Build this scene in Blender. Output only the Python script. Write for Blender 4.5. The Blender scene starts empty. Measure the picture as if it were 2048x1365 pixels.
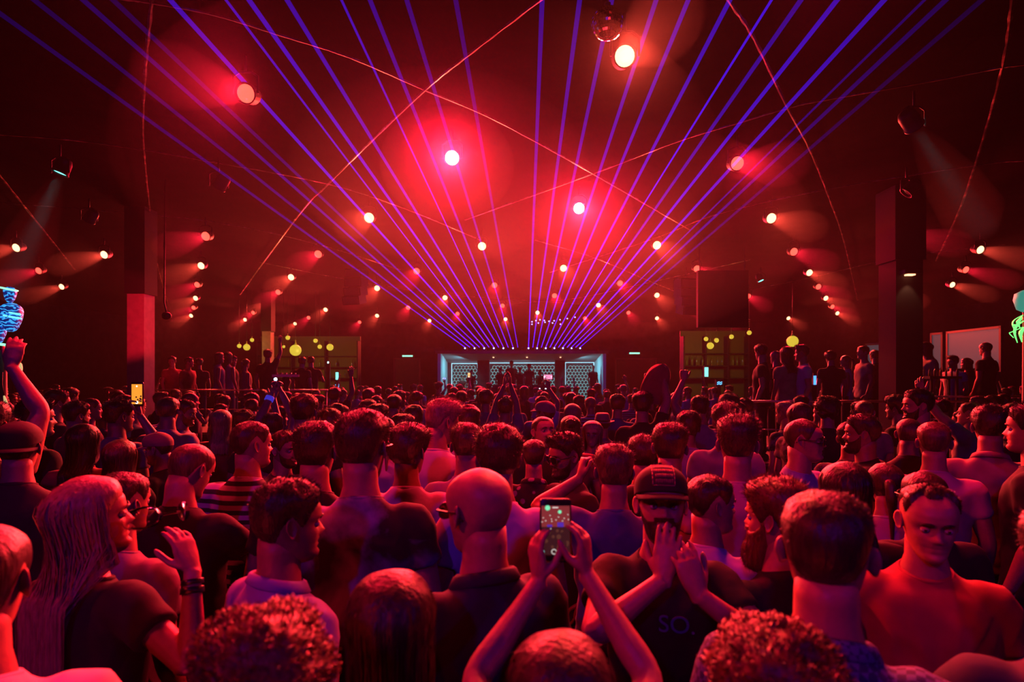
import bpy, bmesh, math, random
import numpy as np
from mathutils import Vector, Matrix, noise as mnoise
random.seed(7); RNG = np.random.default_rng(7)
SC = bpy.context.scene
COL = SC.collection
# ---------------------------------------------------------------- camera
F = 1138.0; CX, HY = 1024.0, 755.0; CAMZ = 2.0
def P(x, y, d):                      # photo pixel + distance -> point
    return Vector(((x-CX)*d/F, d, CAMZ + (HY-y)*d/F))
def on_z(x, y, z):                   # photo pixel -> point on the horizontal plane z
    return P(x, y, F*(z-CAMZ)/(HY-y))
cd = bpy.data.cameras.new('camera'); cam = bpy.data.objects.new('camera', cd); COL.objects.link(cam)
cam.location = (0, 0, CAMZ); cam.rotation_euler = (math.radians(90), 0, 0)
cd.sensor_width = 36; cd.lens = 36*F/2048; cd.shift_y = (HY-682.5)/2048; cd.dof.use_dof = True; cd.dof.focus_distance = 4.5; cd.dof.aperture_fstop = 2.8; cd.clip_start = .02; cd.clip_end = 200
SC.camera = cam
# ---------------------------------------------------------------- world, exposure
w = bpy.data.worlds.new('world'); SC.world = w; w.use_nodes = True
w.node_tree.nodes['Background'].inputs[0].default_value = (0, 0, 0, 1)
w.node_tree.nodes['Background'].inputs[1].default_value = 0
SC.view_settings.view_transform = 'Standard'; SC.view_settings.look = 'None'
SC.view_settings.exposure = 0.0; SC.view_settings.gamma = 1.0; SC.view_settings.use_curve_mapping = False
cy = SC.cycles
cy.max_bounces = 4; cy.diffuse_bounces = 0; cy.glossy_bounces = 1; cy.adaptive_threshold = .05; cy.adaptive_min_samples = 16; cy.time_limit = 850; cy.transmission_bounces = 6
cy.transparent_max_bounces = 48; cy.volume_bounces = 0; cy.sample_clamp_indirect = 3; cy.sample_clamp_direct = 0
cy.caustics_reflective = False; cy.caustics_refractive = False
# ---------------------------------------------------------------- house lights that hang outside the frame
def light(kind, name, loc, target, energy, color, size=.3, parent=None, angle=60, blend=.5):
    l = bpy.data.lights.new(name, kind); l.energy = energy; l.color = color
    if kind == 'SPOT':
        l.spot_size = math.radians(angle); l.spot_blend = blend; l.shadow_soft_size = size
    elif kind == 'AREA':
        l.shape = 'DISK'; l.size = size
    else: l.shadow_soft_size = size
    o = bpy.data.objects.new(name, l); COL.objects.link(o); o.location = loc
    o.rotation_euler = (Vector(target)-Vector(loc)).to_track_quat('-Z', 'Y').to_euler()
    if parent:
        o.parent = parent; o.matrix_parent_inverse = parent.matrix_world.inverted()
    return o
REDL = (1.0, .010, .034); AMB = (1.0, .20, .08); WARM = (1.0, .42, .2); VIO = (.20, .01, 1.0); CYAN = (.25, .85, 1.0)
HOUSE = [  # (location, target, W, colour, cone, label) of the wash lamps outside the frame
    ((-4.2, -.6, 4.6), (0.9, 1.9, 1.5), 270, REDL, 60, 'red wash lamp on the ceiling left behind the photographer'),
    ((4.4, -2.2, 4.6), (0.5, 3.4, 1.5), 70, VIO, 75, 'violet wash lamp on the ceiling right behind the photographer'),
    ((-1.6, -3.8, 4.6), (-.3, 4.0, 1.4), 150, VIO, 75, 'violet wash lamp on the ceiling behind the photographer'),
    ((1.2, -3.4, 4.6), (0.2, 4.0, 1.4), 36, REDL, 80, 'added red fill lamp on the ceiling above the photographer'),  # unseen fill, added to lift faces and necks
    ((-2.2, 3.6, 4.75), (-1.0, 2.0, 1.6), 480, REDL, 95, 'added red top light on the ceiling just above the frame at the left'),  # this and the next are unseen, added to light the near heads' tops
    ((2.0, 3.7, 4.75), (1.0, 2.0, 1.6), 480, REDL, 95, 'added red top light on the ceiling just above the frame at the right'),
]
ADDED_UPLIGHT = 300.
# ---------------------------------------------------------------- materials
MATS = {}
def mat(name, col=(.5,.5,.5), rough=.6, metal=0., emit=None, es=1., spec=.5, sheen=0., sss=0.):
    if name in MATS: return MATS[name]
    m = bpy.data.materials.new(name); m.use_nodes = True; MATS[name] = m
    b = m.node_tree.nodes['Principled BSDF']
    b.inputs['Base Color'].default_value = (*col, 1); b.inputs['Roughness'].default_value = rough
    b.inputs['Metallic'].default_value = metal; b.inputs['Specular IOR Level'].default_value = spec
    if sheen: b.inputs['Sheen Weight'].default_value = sheen
    if emit:
        b.inputs['Emission Color'].default_value = (*emit, 1); b.inputs['Emission Strength'].default_value = es
    return m
def nodes(m): return m.node_tree.nodes, m.node_tree.links, m.node_tree.nodes['Principled BSDF']
def ramp_mat(name, kind, scale, stops, rough=.7, bump=0., vec=None, detail=3., sheen=0., interp='LINEAR', **kw):
    """procedural colour from a texture node through a ramp, in object space"""
    if name in MATS: return MATS[name]
    m = mat(name, rough=rough, sheen=sheen); n, l, b = nodes(m)
    tc = n.new('ShaderNodeTexCoord'); mp = n.new('ShaderNodeMapping'); l.new(tc.outputs['Object'], mp.inputs[0])
    if vec: mp.inputs['Scale'].default_value = vec
    if kind == 'NOISE':
        t = n.new('ShaderNodeTexNoise'); t.inputs['Detail'].default_value = detail; out = t.outputs[0]
        t.inputs['Distortion'].default_value = kw.get('dist', 0)
    elif kind == 'WAVE':
        t = n.new('ShaderNodeTexWave'); t.bands_direction = kw.get('dir', 'Z'); out = t.outputs[1]
        t.inputs['Distortion'].default_value = kw.get('dist', 0)
    elif kind == 'VORONOI':
        t = n.new('ShaderNodeTexVoronoi'); out = t.outputs[0]
    elif kind == 'CHECKER':
        t = n.new('ShaderNodeTexChecker'); out = t.outputs[1]
    t.inputs['Scale'].default_value = scale; l.new(mp.outputs[0], t.inputs['Vector'])
    r = n.new('ShaderNodeValToRGB'); r.color_ramp.interpolation = interp
    e = r.color_ramp.elements
    while len(e) < len(stops): e.new(.5)
    for k, (p, c) in enumerate(stops): e[k].position = p; e[k].color = (*c, 1)
    l.new(out, r.inputs[0]); l.new(r.outputs[0], b.inputs['Base Color'])
    if bump:
        bp = n.new('ShaderNodeBump'); bp.inputs['Strength'].default_value = bump; bp.inputs['Distance'].default_value = .02
        l.new(out, bp.inputs['Height']); l.new(bp.outputs[0], b.inputs['Normal'])
    return m
def emit_mat(name, col, s):
    if name in MATS: return MATS[name]
    return mat(name, (0, 0, 0), .5, emit=col, es=s)
# ---------------------------------------------------------------- mesh helpers
class MB:
    def __init__(s): s.v = []; s.f = []; s.m = []; s.n = 0
    def add(s, V, Fc, mi=0):
        V = np.asarray(V, float).reshape(-1, 3); s.v.append(V)
        for f in Fc: s.f.append(tuple(int(i)+s.n for i in f)); s.m.append(mi)
        s.n += len(V)
    def box(s, lo, hi, mi=0, M=None):
        x0, y0, z0 = lo; x1, y1, z1 = hi
        V = np.array([(x0,y0,z0),(x1,y0,z0),(x1,y1,z0),(x0,y1,z0),(x0,y0,z1),(x1,y0,z1),(x1,y1,z1),(x0,y1,z1)], float)
        if M is not None: V = np.array([M @ Vector(p) for p in V])
        s.add(V, [(3,2,1,0),(4,5,6,7),(0,1,5,4),(1,2,6,5),(2,3,7,6),(3,0,4,7)], mi)
    def loft(s, rings, cap=True, mi=0, close=True):
        n = len(rings[0]); V = np.concatenate(rings); Fc = []
        for i in range(len(rings)-1):
            for j in range(n if close else n-1):
                k = (j+1) % n; Fc.append((i*n+j, i*n+k, (i+1)*n+k, (i+1)*n+j))
        if cap: Fc.append(tuple(range(n))[::-1]); Fc.append(tuple((len(rings)-1)*n+j for j in range(n)))
        s.add(V, Fc, mi)
    def tube(s, pts, rad, n=10, cap=True, mi=0, flat=None, up=None):
        """tapered tube along pts; flat = list of (a, b) half-axes, a along the frame's first axis"""
        pts = np.asarray(pts, float); rings = []
        T = np.gradient(pts, axis=0); T /= np.linalg.norm(T, axis=1)[:, None]+1e-12
        u = np.asarray(up, float) if up is not None else (np.array([0, 0, 1.]) if abs(T[0][2]) < .9 else np.array([1., 0, 0]))
        a = np.linspace(0, 2*math.pi, n, endpoint=False)
        for i, p in enumerate(pts):
            u = u - T[i]*np.dot(u, T[i]); u /= np.linalg.norm(u)+1e-12; v = np.cross(T[i], u)
            ra, rb = (flat[i] if flat is not None else (rad[i], rad[i]) if np.ndim(rad) else (rad, rad))
            rings.append(p + np.outer(np.cos(a)*ra, u) + np.outer(np.sin(a)*rb, v))
        s.loft(rings, cap, mi)
    def lathe(s, prof, n=16, M=None, mi=0):
        rings = []
        a = np.linspace(0, 2*math.pi, n, endpoint=False)
        for r, z in prof: rings.append(np.stack([np.cos(a)*r, np.sin(a)*r, np.full(n, z)], 1))
        if M is not None: rings = [np.array([M @ Vector(p) for p in R]) for R in rings]
        s.loft(rings, True, mi)
    def sphere(s, c, r, n=12, m=8, mi=0):
        r = np.broadcast_to(np.asarray(r, float), (3,)); rings = []
        a = np.linspace(0, 2*math.pi, n, endpoint=False)
        for k in range(m+1):
            t = math.pi*(min(max(k, .02), m-.02))/m - math.pi/2
            rings.append(np.array(c)+np.stack([np.cos(a)*math.cos(t)*r[0], np.sin(a)*math.cos(t)*r[1], np.full(n, math.sin(t))*r[2]], 1))
        s.loft(rings, True, mi)
    def mesh(s, name, mats, smooth=True):
        me = bpy.data.meshes.new(name); V = np.concatenate(s.v) if s.v else np.zeros((0, 3))
        me.from_pydata(V.tolist(), [], s.f)
        for m in mats: me.materials.append(m)
        if len(mats) > 1: me.polygons.foreach_set('material_index', s.m)
        if smooth: me.polygons.foreach_set('use_smooth', [True]*len(me.polygons))
        me.update(); return me
    def obj(s, name, mats, parent=None, smooth=True):
        if not isinstance(mats, (list, tuple)): mats = [mats]
        return link(name, s.mesh(name, mats, smooth), parent)
def link(name, me, parent=None):
    o = bpy.data.objects.new(name, me); COL.objects.link(o)
    if parent is not None: o.parent = parent
    return o
def empty(name, loc=(0, 0, 0), rz=0., label=None, cat=None, group=None):
    o = bpy.data.objects.new(name, None); COL.objects.link(o); o.location = loc; o.rotation_euler = (0, 0, rz)
    o.empty_display_size = .05
    if label: tag(o, label, cat, group)
    return o
def tag(o, label=None, cat=None, group=None, kind=None):
    if label: o['label'] = label
    if cat: o['category'] = cat
    if group: o['group'] = group
    if kind: o['kind'] = kind
    return o
def spline(pts, k=8):
    pts = [np.array(p, float) for p in pts]; Q = [2*pts[0]-pts[1]]+pts+[2*pts[-1]-pts[-2]]; out = []
    for i in range(1, len(Q)-2):
        for j in range(k):
            t = j/k; a, b_, c, d = Q[i-1:i+3]
            out.append(.5*((2*b_)+(-a+c)*t+(2*a-5*b_+4*c-d)*t*t+(-a+3*b_-3*c+d)*t**3))
    out.append(pts[-1]); return np.array(out)
def smoothstep(x): x = np.clip(x, 0, 1); return x*x*(3-2*x)
ORD = ['first','second','third','fourth','fifth','sixth','seventh','eighth','ninth','tenth','eleventh','twelfth','thirteenth','fourteenth','fifteenth','sixteenth','seventeenth','eighteenth','nineteenth','twentieth']
# ---------------------------------------------------------------- the room
CEIL = 5.0
BLACK = mat('matt_black_paint', (.012, .010, .012), .85)
CEILM = ramp_mat('black_fabric_ceiling', 'NOISE', 3., [(.3, (.003, .002, .0025)), (.8, (.007, .005, .0055))], rough=.9, bump=.1)
WALLM = ramp_mat('dark_painted_wall', 'NOISE', 2., [(.3, (.03, .02, .02)), (.8, (.06, .042, .04))], rough=.85)
for q_ in (CEILM, WALLM): nodes(q_)[2].inputs['Specular IOR Level'].default_value = .02
FLOORM = ramp_mat('dark_dance_floor', 'NOISE', 4., [(.3, (.008, .007, .008)), (.8, (.02, .017, .018))], rough=.45)
def struct(name, lo, hi, m):
    b = MB(); b.box(lo, hi); o = b.obj(name, m, smooth=False); o['kind'] = 'structure'; return o
RX, RY0, RY1 = 19.0, -6.0, 31.0
struct('floor', (-RX-.2, RY0-.2, -.2), (RX+.2, RY1+.2, 0), FLOORM)
struct('ceiling', (-RX-.2, RY0-.2, CEIL), (RX+.2, RY1+.2, CEIL+.2), CEILM)
struct('wall_back', (-RX-.2, RY1, 0), (RX+.2, RY1+.2, CEIL), WALLM)
struct('wall_front', (-RX-.2, RY0-.2, 0), (RX+.2, RY0, CEIL), mat('black_velvet', (.002, .002, .002), .95, spec=.1))
struct('wall_left', (-RX-.2, RY0, 0), (-RX, RY1, CEIL), WALLM)
struct('wall_right', (RX, RY0, 0), (RX+.2, RY1, CEIL), WALLM)
# haze that fills the room
def haze_mat(name, dens, g=.75):
    hz = bpy.data.materials.new(name); hz.use_nodes = True; MATS[name] = hz
    hz.node_tree.nodes.clear(); vo = hz.node_tree.nodes.new('ShaderNodeOutputMaterial'); vs = hz.node_tree.nodes.new('ShaderNodeVolumeScatter')
    vs.inputs['Density'].default_value = dens; vs.inputs['Anisotropy'].default_value = g
    hz.node_tree.links.new(vs.outputs[0], vo.inputs['Volume']); return hz
HAZE_DENSITY = .0005                                      # thin haze in the air of the whole hall
wv_ = SC.world.node_tree.nodes.new('ShaderNodeVolumeScatter'); wv_.inputs['Density'].default_value = HAZE_DENSITY; wv_.inputs['Anisotropy'].default_value = .75
SC.world.node_tree.links.new(wv_.outputs[0], SC.world.node_tree.nodes['World Output'].inputs['Volume'])
# ---------------------------------------------------------------- ceiling lamps
LAMPZ = 4.65
AIM = Vector((.012, -1, -.385)).normalized()
canm = mat('black_metal_can', (.008, .008, .009), .6)
LENSW = emit_mat('warm_lamp_lens', (1., .50, .22), 3.5); LENSR = emit_mat('red_lamp_lens', (1., .055, .035), 3.6); LENSX = emit_mat('bright_lamp_lens', (1., .72, .5), 40.)
def lamp_meshes():
    M = Matrix.Translation((0, 0, 0))
    bm = MB(); bm.lathe([(.035, .20), (.07, .19), (.088, .14), (.09, .0), (.097, 0), (.097, -.012), (.086, -.012), (.083, .012), (.02, .014)], 20)
    can = bm.mesh('lamp_can', [canm])
    bm = MB(); bm.lathe([(.001, .004), (.04, .003), (.081, .009), (.081, .011)][::-1], 20); lens = bm.mesh('lamp_lens', [LENSW])
    return can, lens
CAN, LENS = lamp_meshes()
YB = MB(); YB.tube([(-.115, 0, 0), (-.115, 0, .16), (-.06, 0, .2), (0, 0, .2), (.06, 0, .2), (.115, 0, .16), (.115, 0, 0)], .011, 6)
YB.tube([(0, 0, .2), (0, 0, .36)], .014, 6); YOKE = YB.mesh('lamp_yoke', [canm])
# x, y in the photo, colour, spot power
LAMPS = [(1250,112,'w'),(491,187,'r'),(904,316,'x'),(1158,417,'x'),(1475,327,'r'),(738,436,'w'),(1543,437,'w'),(411,473,'r'),
 (636,509,'r'),(964,493,'w'),(1314,491,'w'),(1127,537,'w'),(833,543,'r'),(402,532,'w'),(582,555,'w'),(754,577,'w'),(989,571,'r'),
 (1240,567,'r'),(1394,538,'r'),(1588,504,'r'),(1807,469,'r'),(1619,546,'w'),(1637,574,'r'),(1652,597,'w'),(1665,614,'r'),(1675,627,'w'),
 (1961,500,'w'),(1932,540,'r'),(1905,570,'w'),(1783,583,'w'),(1773,602,'r'),(208,510,'w'),(32,496,'w'),(77,542,'r'),(123,574,'w'),
 (394,570,'r'),(391,597,'w'),(387,616,'r'),(382,632,'w'),(556,585,'r'),(530,608,'w'),(506,626,'r'),(490,640,'w'),(651,620,'w'),
 (617,636,'r'),(590,648,'w'),(890,596,'w'),(816,616,'r'),(754,632,'w'),(719,645,'r'),(915,628,'r'),(859,642,'w'),(1109,592,'r'),
 (1197,611,'w'),(1314,591,'w'),(1377,611,'r'),(1257,626,'r'),(1314,637,'w'),(1170,637,'r'),(1075,626,'w'),(1005,612,'r'),(1011,639,'w'),
 (1415,625,'w'),(1450,636,'r'),(1577,637,'w'),(1497,593,'r')]
LCOL = {'w': (1., .062, .036), 'r': REDL, 'x': (1., .006, .03)}; LLENS = {'w': LENSW, 'r': LENSR, 'x': LENSX}
LPOW = {'w': 1500., 'r': 1400., 'x': 2600.}
HALO_HAZE = [(2.5, haze_mat('thin_halo_haze', .0030, .7)), (1.5, haze_mat('middle_halo_haze', .0055, .7)), (.75, haze_mat('thick_halo_haze', .022, .7))]  # nested haze shells added to stand in for the glare of the lenses
BEAMM = MB(); BEAMM.lathe([(.06, -.02), (.09, -.15), (.15, -.5), (.21, -.9), (.24, -1.2), (.2, -1.45), (.08, -1.6)][::-1], 16); BEAM = BEAMM.mesh('shaped_beam_haze', [haze_mat('lamp_beam_haze', .012, .3)])  # denser haze shaped as a cone so each lamp's beam shows
for nm_side, sel in (('left half', [q for q in LAMPS if q[0] < 1024]), ('right half', [q for q in LAMPS if q[0] >= 1024])):
    sel.sort(key=lambda q: q[1])
    for k, (x, y, c) in enumerate(sel):
        p = on_z(x, y, LAMPZ); kind = {'w': 'warm white', 'r': 'red', 'x': 'dazzling red-haloed'}[c]
        same = [q for q in sel if q[2] == c]; i = same.index((x, y, c))
        e = empty('ceiling_lamp', p, 0, f'{kind} ceiling lamp, {ORD[i] if i < 20 else "farthest"} nearest of that colour in the {nm_side}', 'ceiling lamp', 'can lamps on the ceiling')
        q = q_aim = AIM.to_track_quat('-Z', 'Y').to_euler()
        o = link('lamp_can', CAN, e); o.rotation_euler = q
        o = link('lens', LENS, e); o.rotation_euler = q
        o.material_slots[0].link = 'OBJECT'; o.material_slots[0].material = LLENS[c]
        link('yoke', YOKE, e)
        if c == 'x':
            for k_, (r_, pm) in enumerate(HALO_HAZE):
                b = MB(); b.sphere(p+AIM*.75*r_-Vector((0, 0, .12*r_)), (r_, .9*r_, min(r_, .33+.1*r_+.25*r_)), 32, 20); o = b.obj('added_haze', pm)
                tag(o, f'{["thin outer", "thicker", "dense inner"][k_]} haze shell added for the red halo of the {"nearer" if x < 1024 else "farther"} dazzling lamp', 'haze', kind='stuff')
        elif math.hypot(x-1038, y-315) > 235:
            o = link('shaped_beam_haze', BEAM, e); o.rotation_euler = q_aim; o['kind'] = 'stuff'
        l = light('SPOT', 'lamp_beam', p+AIM*.03, p+AIM*2, LPOW[c], LCOL[c], .07, angle=70 if c != 'x' else 64, blend=1.)
        l.parent = e; l.matrix_parent_inverse = Matrix.Translation(-p)
for k, (loc, tgt, W, c, ang, lab) in enumerate(HOUSE):
    e = empty('wash_lamp', loc, 0, lab, 'wash lamp')
    A = (Vector(tgt)-Vector(loc)).normalized(); q = A.to_track_quat('-Z', 'Y').to_euler()
    o = link('lamp_can', CAN, e); o.rotation_euler = q; o.scale = (1.6,)*3
    o = link('lens', LENS, e); o.rotation_euler = q; o.scale = (1.6,)*3
    o.material_slots[0].link = 'OBJECT'; o.material_slots[0].material = LENSR if c == REDL else emit_mat('violet_lamp_lens', VIO, 5)
    link('yoke', YOKE, e)
    l = light('SPOT', 'wash_beam', Vector(loc)+A*.05, tgt, W, c, .12, angle=ang, blend=.8); l.parent = e; l.matrix_parent_inverse = Matrix.Translation(-Vector(loc))
# ---------------------------------------------------------------- moving heads with pale cyan beams
def moving_head(px, py, tx, ty, z, label, W, d2):
    p = on_z(px, py, z); t = P(tx, ty, d2); A = (t-p).normalized(); q = A.to_track_quat('-Z', 'Y').to_euler()
    e = empty('moving_head_light', p, 0, label, 'stage light')
    o = link('lamp_can', CAN, e); o.rotation_euler = q; o = link('lens', LENS, e); o.rotation_euler = q
    o.material_slots[0].link = 'OBJECT'; o.material_slots[0].material = emit_mat('cyan_lamp_lens', (.12, .9, .75), 4)
    link('yoke', YOKE, e)
    if W > 50:
        b = MB(); b.tube([p+A*.03, p+A*.4, p+A*.9, p+A*1.4, p+A*1.75], [.05, .16, .26, .3, .12], 20); o = b.obj('added_haze', haze_mat('beam_haze', .035, .2)); tag(o, 'haze shape added to show the pale beam of the '+('left' if px < 1024 else 'right')+' moving head', 'haze', kind='stuff')  # haze added along the beam to make it visible
    l = light('SPOT', 'cyan_beam', p+A*.04, t, W, (.35, .8, .85), .05, angle=13, blend=.5); l.parent = e; l.matrix_parent_inverse = Matrix.Translation(-p)
moving_head(120, 346, 62, 480, 4.6, 'small moving head throwing a pale cyan beam down at the far left', 260, 7.1)
moving_head(1828, 252, 1940, 420, 4.6, 'small moving head throwing a pale cyan beam down at the right', 200, 6.4)
moving_head(1522, 562, 1560, 640, 4.6, 'tiny cyan glinting light on the ceiling right of the stage', 20, 15)
# ---------------------------------------------------------------- mirror ball
def mirror_ball(px, py, r, z, label):
    p = on_z(px, py, z)
    e = empty('mirror_ball', p, .3, label, 'mirror ball', 'balls hung from the ceiling')
    b = MB(); nl = 18; rings = []
    for k in range(nl):                                   # rows of flat facets
        t0 = -math.pi/2+math.pi*k/nl; t1 = -math.pi/2+math.pi*(k+1)/nl; n = max(6, int(40*math.cos((t0+t1)/2)))
        for j in range(n):
            a0, a1 = 2*math.pi*j/n, 2*math.pi*(j+.93)/n; tt = t1-(t1-t0)*.07
            V = [(r*math.cos(t)*math.cos(a), r*math.cos(t)*math.sin(a), r*math.sin(t)) for t, a in ((t0,a0),(t0,a1),(tt,a1),(tt,a0))]
            b.add(V, [(0,1,2,3)])
    b.obj('mirror_facets', mat('mirror_facet', (.75, .75, .8), .06, 1.), e, smooth=False)
    b = MB(); b.sphere((0,0,0), r*.985, 24, 16); b.obj('core', BLACK, e)
    b = MB(); b.tube([(0,0,r), (0,0,CEIL-p.z)], .006, 6); b.lathe([(.02,r-.005),(.025,r+.03),(.008,r+.035)], 10); b.obj('hanging_rod', canm, e)
mirror_ball(1215, 47, .118, 4.62, 'shiny round mirror ball hanging above the bright warm lamp')
# ---------------------------------------------------------------- reflective ribbons strung over the ceiling
ribm = ramp_mat('painted_glint_ribbon', 'NOISE', 4.2, [(.42, (.05, .025, .02)), (.56, (.30, .13, .10)), (.68, (1., .62, .48))], rough=.35, detail=6)  # bright patches in the colour stand in for glints
RIBS = [([(200,-8),(300,5),(430,30),(560,70),(700,115),(850,180),(1000,245),(1190,350),(1380,460)], 'from the top left past the brightest lamp'),
 ([(1090,-8),(930,115),(850,180),(740,285),(650,375),(590,440),(480,590)], 'crossing down left from the top centre'),
 ([(304,-8),(291,130),(285,250),(288,310),(297,400),(312,520),(345,640)], 'bowing steeply down at the upper left'),
 ([(-20,268),(140,280),(285,300),(430,325),(580,352),(700,380),(830,425),(960,480)], 'running in from the left edge under the red lamp'),
 ([(1452,-8),(1510,80),(1575,215),(1620,300),(1660,400),(1690,490),(1715,600)], 'bowing steeply down right of the laser fan'),
 ([(2026,-8),(2005,135),(1960,300),(1915,430),(1872,522)], 'curving down at the far upper right'),
 ([(2070,127),(2005,135),(1860,163),(1650,200),(1580,215),(1480,245),(1350,285),(1180,350),(930,440)], 'sweeping from the right edge to the second bright lamp'),
 ([(2070,320),(1960,330),(1650,380),(1430,430),(1300,480),(1100,545)], 'running in from the right edge below the pale beam'),
 ([(-20,404),(180,420),(430,445),(640,490),(800,540)], 'running in low from the left edge'),
 ([(-10,340),(70,440),(150,540)], 'slanting faintly at the far left'),
 ([(2010,490),(1800,515),(1600,560),(1400,600)], 'running low across the right side'),
 ([(520,525),(700,560),(900,590),(1210,612)], 'passing low behind the lasers from the left'),
 ([(1500,520),(1300,565),(1130,600),(960,608)], 'passing low behind the lasers from the right'),
 ([(1070,480),(1200,520),(1330,575),(1500,640)], 'slanting down right beyond the second bright lamp')]
for pts, lab in RIBS:
    Q = [on_z(x, y, CEIL-.06) for x, y in pts]; out_ = lambda q: q[1] < 0 or not 0 < q[0] < 2048
    if out_(pts[0]): Q = [Q[0]+(Q[0]-Q[1]).normalized()*1.6]+Q
    W = spline(Q, 7)
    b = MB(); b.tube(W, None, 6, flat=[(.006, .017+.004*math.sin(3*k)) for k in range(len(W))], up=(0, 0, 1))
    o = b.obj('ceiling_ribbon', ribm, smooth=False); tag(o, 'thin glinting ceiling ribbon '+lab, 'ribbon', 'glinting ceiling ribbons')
# ---------------------------------------------------------------- lasers
lz = bpy.data.materials.new('laser_light'); lz.use_nodes = True; lz.node_tree.nodes.clear(); n = lz.node_tree.nodes; L = lz.node_tree.links
o_ = n.new('ShaderNodeOutputMaterial'); ad = n.new('ShaderNodeAddShader'); tr = n.new('ShaderNodeBsdfTransparent'); em = n.new('ShaderNodeEmission')
em.inputs[0].default_value = (.055, .008, 1., 1); at = n.new('ShaderNodeAttribute'); at.attribute_name = 'power'; L.new(at.outputs['Fac'], em.inputs[1])
L.new(tr.outputs[0], ad.inputs[0]); L.new(em.outputs[0], ad.inputs[1]); L.new(ad.outputs[0], o_.inputs[0])
D0, Z0 = 21.9, CAMZ+60*21.9/F
def fan_depth(y):                     # depth of the fan's sheet at a photo row
    s = (4.88-Z0)/(D0-4.4); k = (HY-y)/F
    return (Z0-CAMZ+s*D0)/(k+s)
L440 = [575,620,662,690,738,785,808,842,888,915,948,990]; R440 = [1067,1100,1129,1167,1196,1232,1268,1295,1327,1367,1402,1423,1455]
PW = {0:.5,1:.5,2:.8,3:.5,4:1.,5:.9,6:1.,7:.8,8:.9,9:.55,10:.4,11:.3, 12:.55,13:.6,14:.6,15:.7,16:.8,17:.9,18:1.3,19:.6,20:1.,21:.9,22:.8,23:.7,24:.3}
beams = [(930+i*9.6, x) for i, x in enumerate(L440)]+[(1057+i*8.6, x) for i, x in enumerate(R440)]
for i, (b0, x4) in enumerate(beams):
    m = (x4-b0)/(440-695.); pts = []; pw = []
    y1 = -14.
    if b0+m*(y1-695) < -60: y1 = 695+(-60-b0)/m
    if b0+m*(y1-695) > 2108: y1 = 695+(2108-b0)/m
    thin = .55 if i in (5, 8, 18, 22) else 1.
    a = np.array(P(b0, 695, D0)); e_ = np.array(P(b0+m*(y1-695), y1, fan_depth(y1))); rr = []
    for t in np.linspace(0, 1, 13):
        p = a+(e_-a)*t; pts.append(p); rr.append((.010+.009*t)*thin)
        pw.append(PW[i]*(1.5*math.exp(-t*3.)+.50*math.exp(-1.7*t)*(1-.6*t))/(.6+.4*thin)*1.65*((1-.75*t) if i in (0, 1, 2, 3, 22, 23, 24) else 1.))
    q = MB(); q.tube(pts, rr, 8); o = q.obj('laser_beam', lz)
    at_ = o.data.attributes.new('power', 'FLOAT', 'POINT'); at_.data.foreach_set('value', np.repeat(pw, 8))
    side = 'left' if i < 12 else 'right'; j = i if i < 12 else 24-i
    tag(o, f'blue-violet laser beam in the fan over the stage, {ORD[j]} from its {side} end', 'laser beam', 'laser fan over the stage')
    # its projector on the roof of the booth
    if i % 2 == 0:
        s = P(b0, 697, D0+.05); e = empty('laser_projector', s, 0, f'small black laser projector on the booth roof, {ORD[i//2]} from the left', 'laser projector', 'laser projectors on the booth roof')
        q = MB(); q.box((-.07, 0, -.07), (.07, .25, .06)); q.box((-.09, .05, -.1), (.09, .2, -.07)); q.obj('housing', canm, e, smooth=False)
        q = MB(); q.lathe([(.028, -.012), (.02, -.016), (.001, -.016)], 12, Matrix.Rotation(math.radians(90), 4, 'X') @ Matrix.Translation((0,0,.03)))
        q.obj('aperture', emit_mat('laser_aperture', (.25, .3, 1.), 14 if i in (8, 22, 18, 6) else 7), e)
# added red uplight that rakes the ceiling to brighten the ribbons
e = empty('wash_lamp', (.4, 21.0, 3.1), 0, 'added red uplight in the middle of the booth roof edge', 'wash lamp'); q = Vector((0, -1, .14)).to_track_quat('-Z', 'Y').to_euler()
o = link('lamp_can', CAN, e); o.rotation_euler = q; o.scale = (.5,)*3; b = MB(); b.tube([(0, 0, 0), (0, .7, -.03)], .015, 6); b.obj('arm', canm, e)
l = light('SPOT', 'uplight', (.4, 20.9, 3.12), (.4, 8, 4.95), ADDED_UPLIGHT, REDL, .1, angle=80, blend=1.); l.parent = e; l.matrix_parent_inverse = Matrix.Translation((-.4, -21., -3.1))
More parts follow.
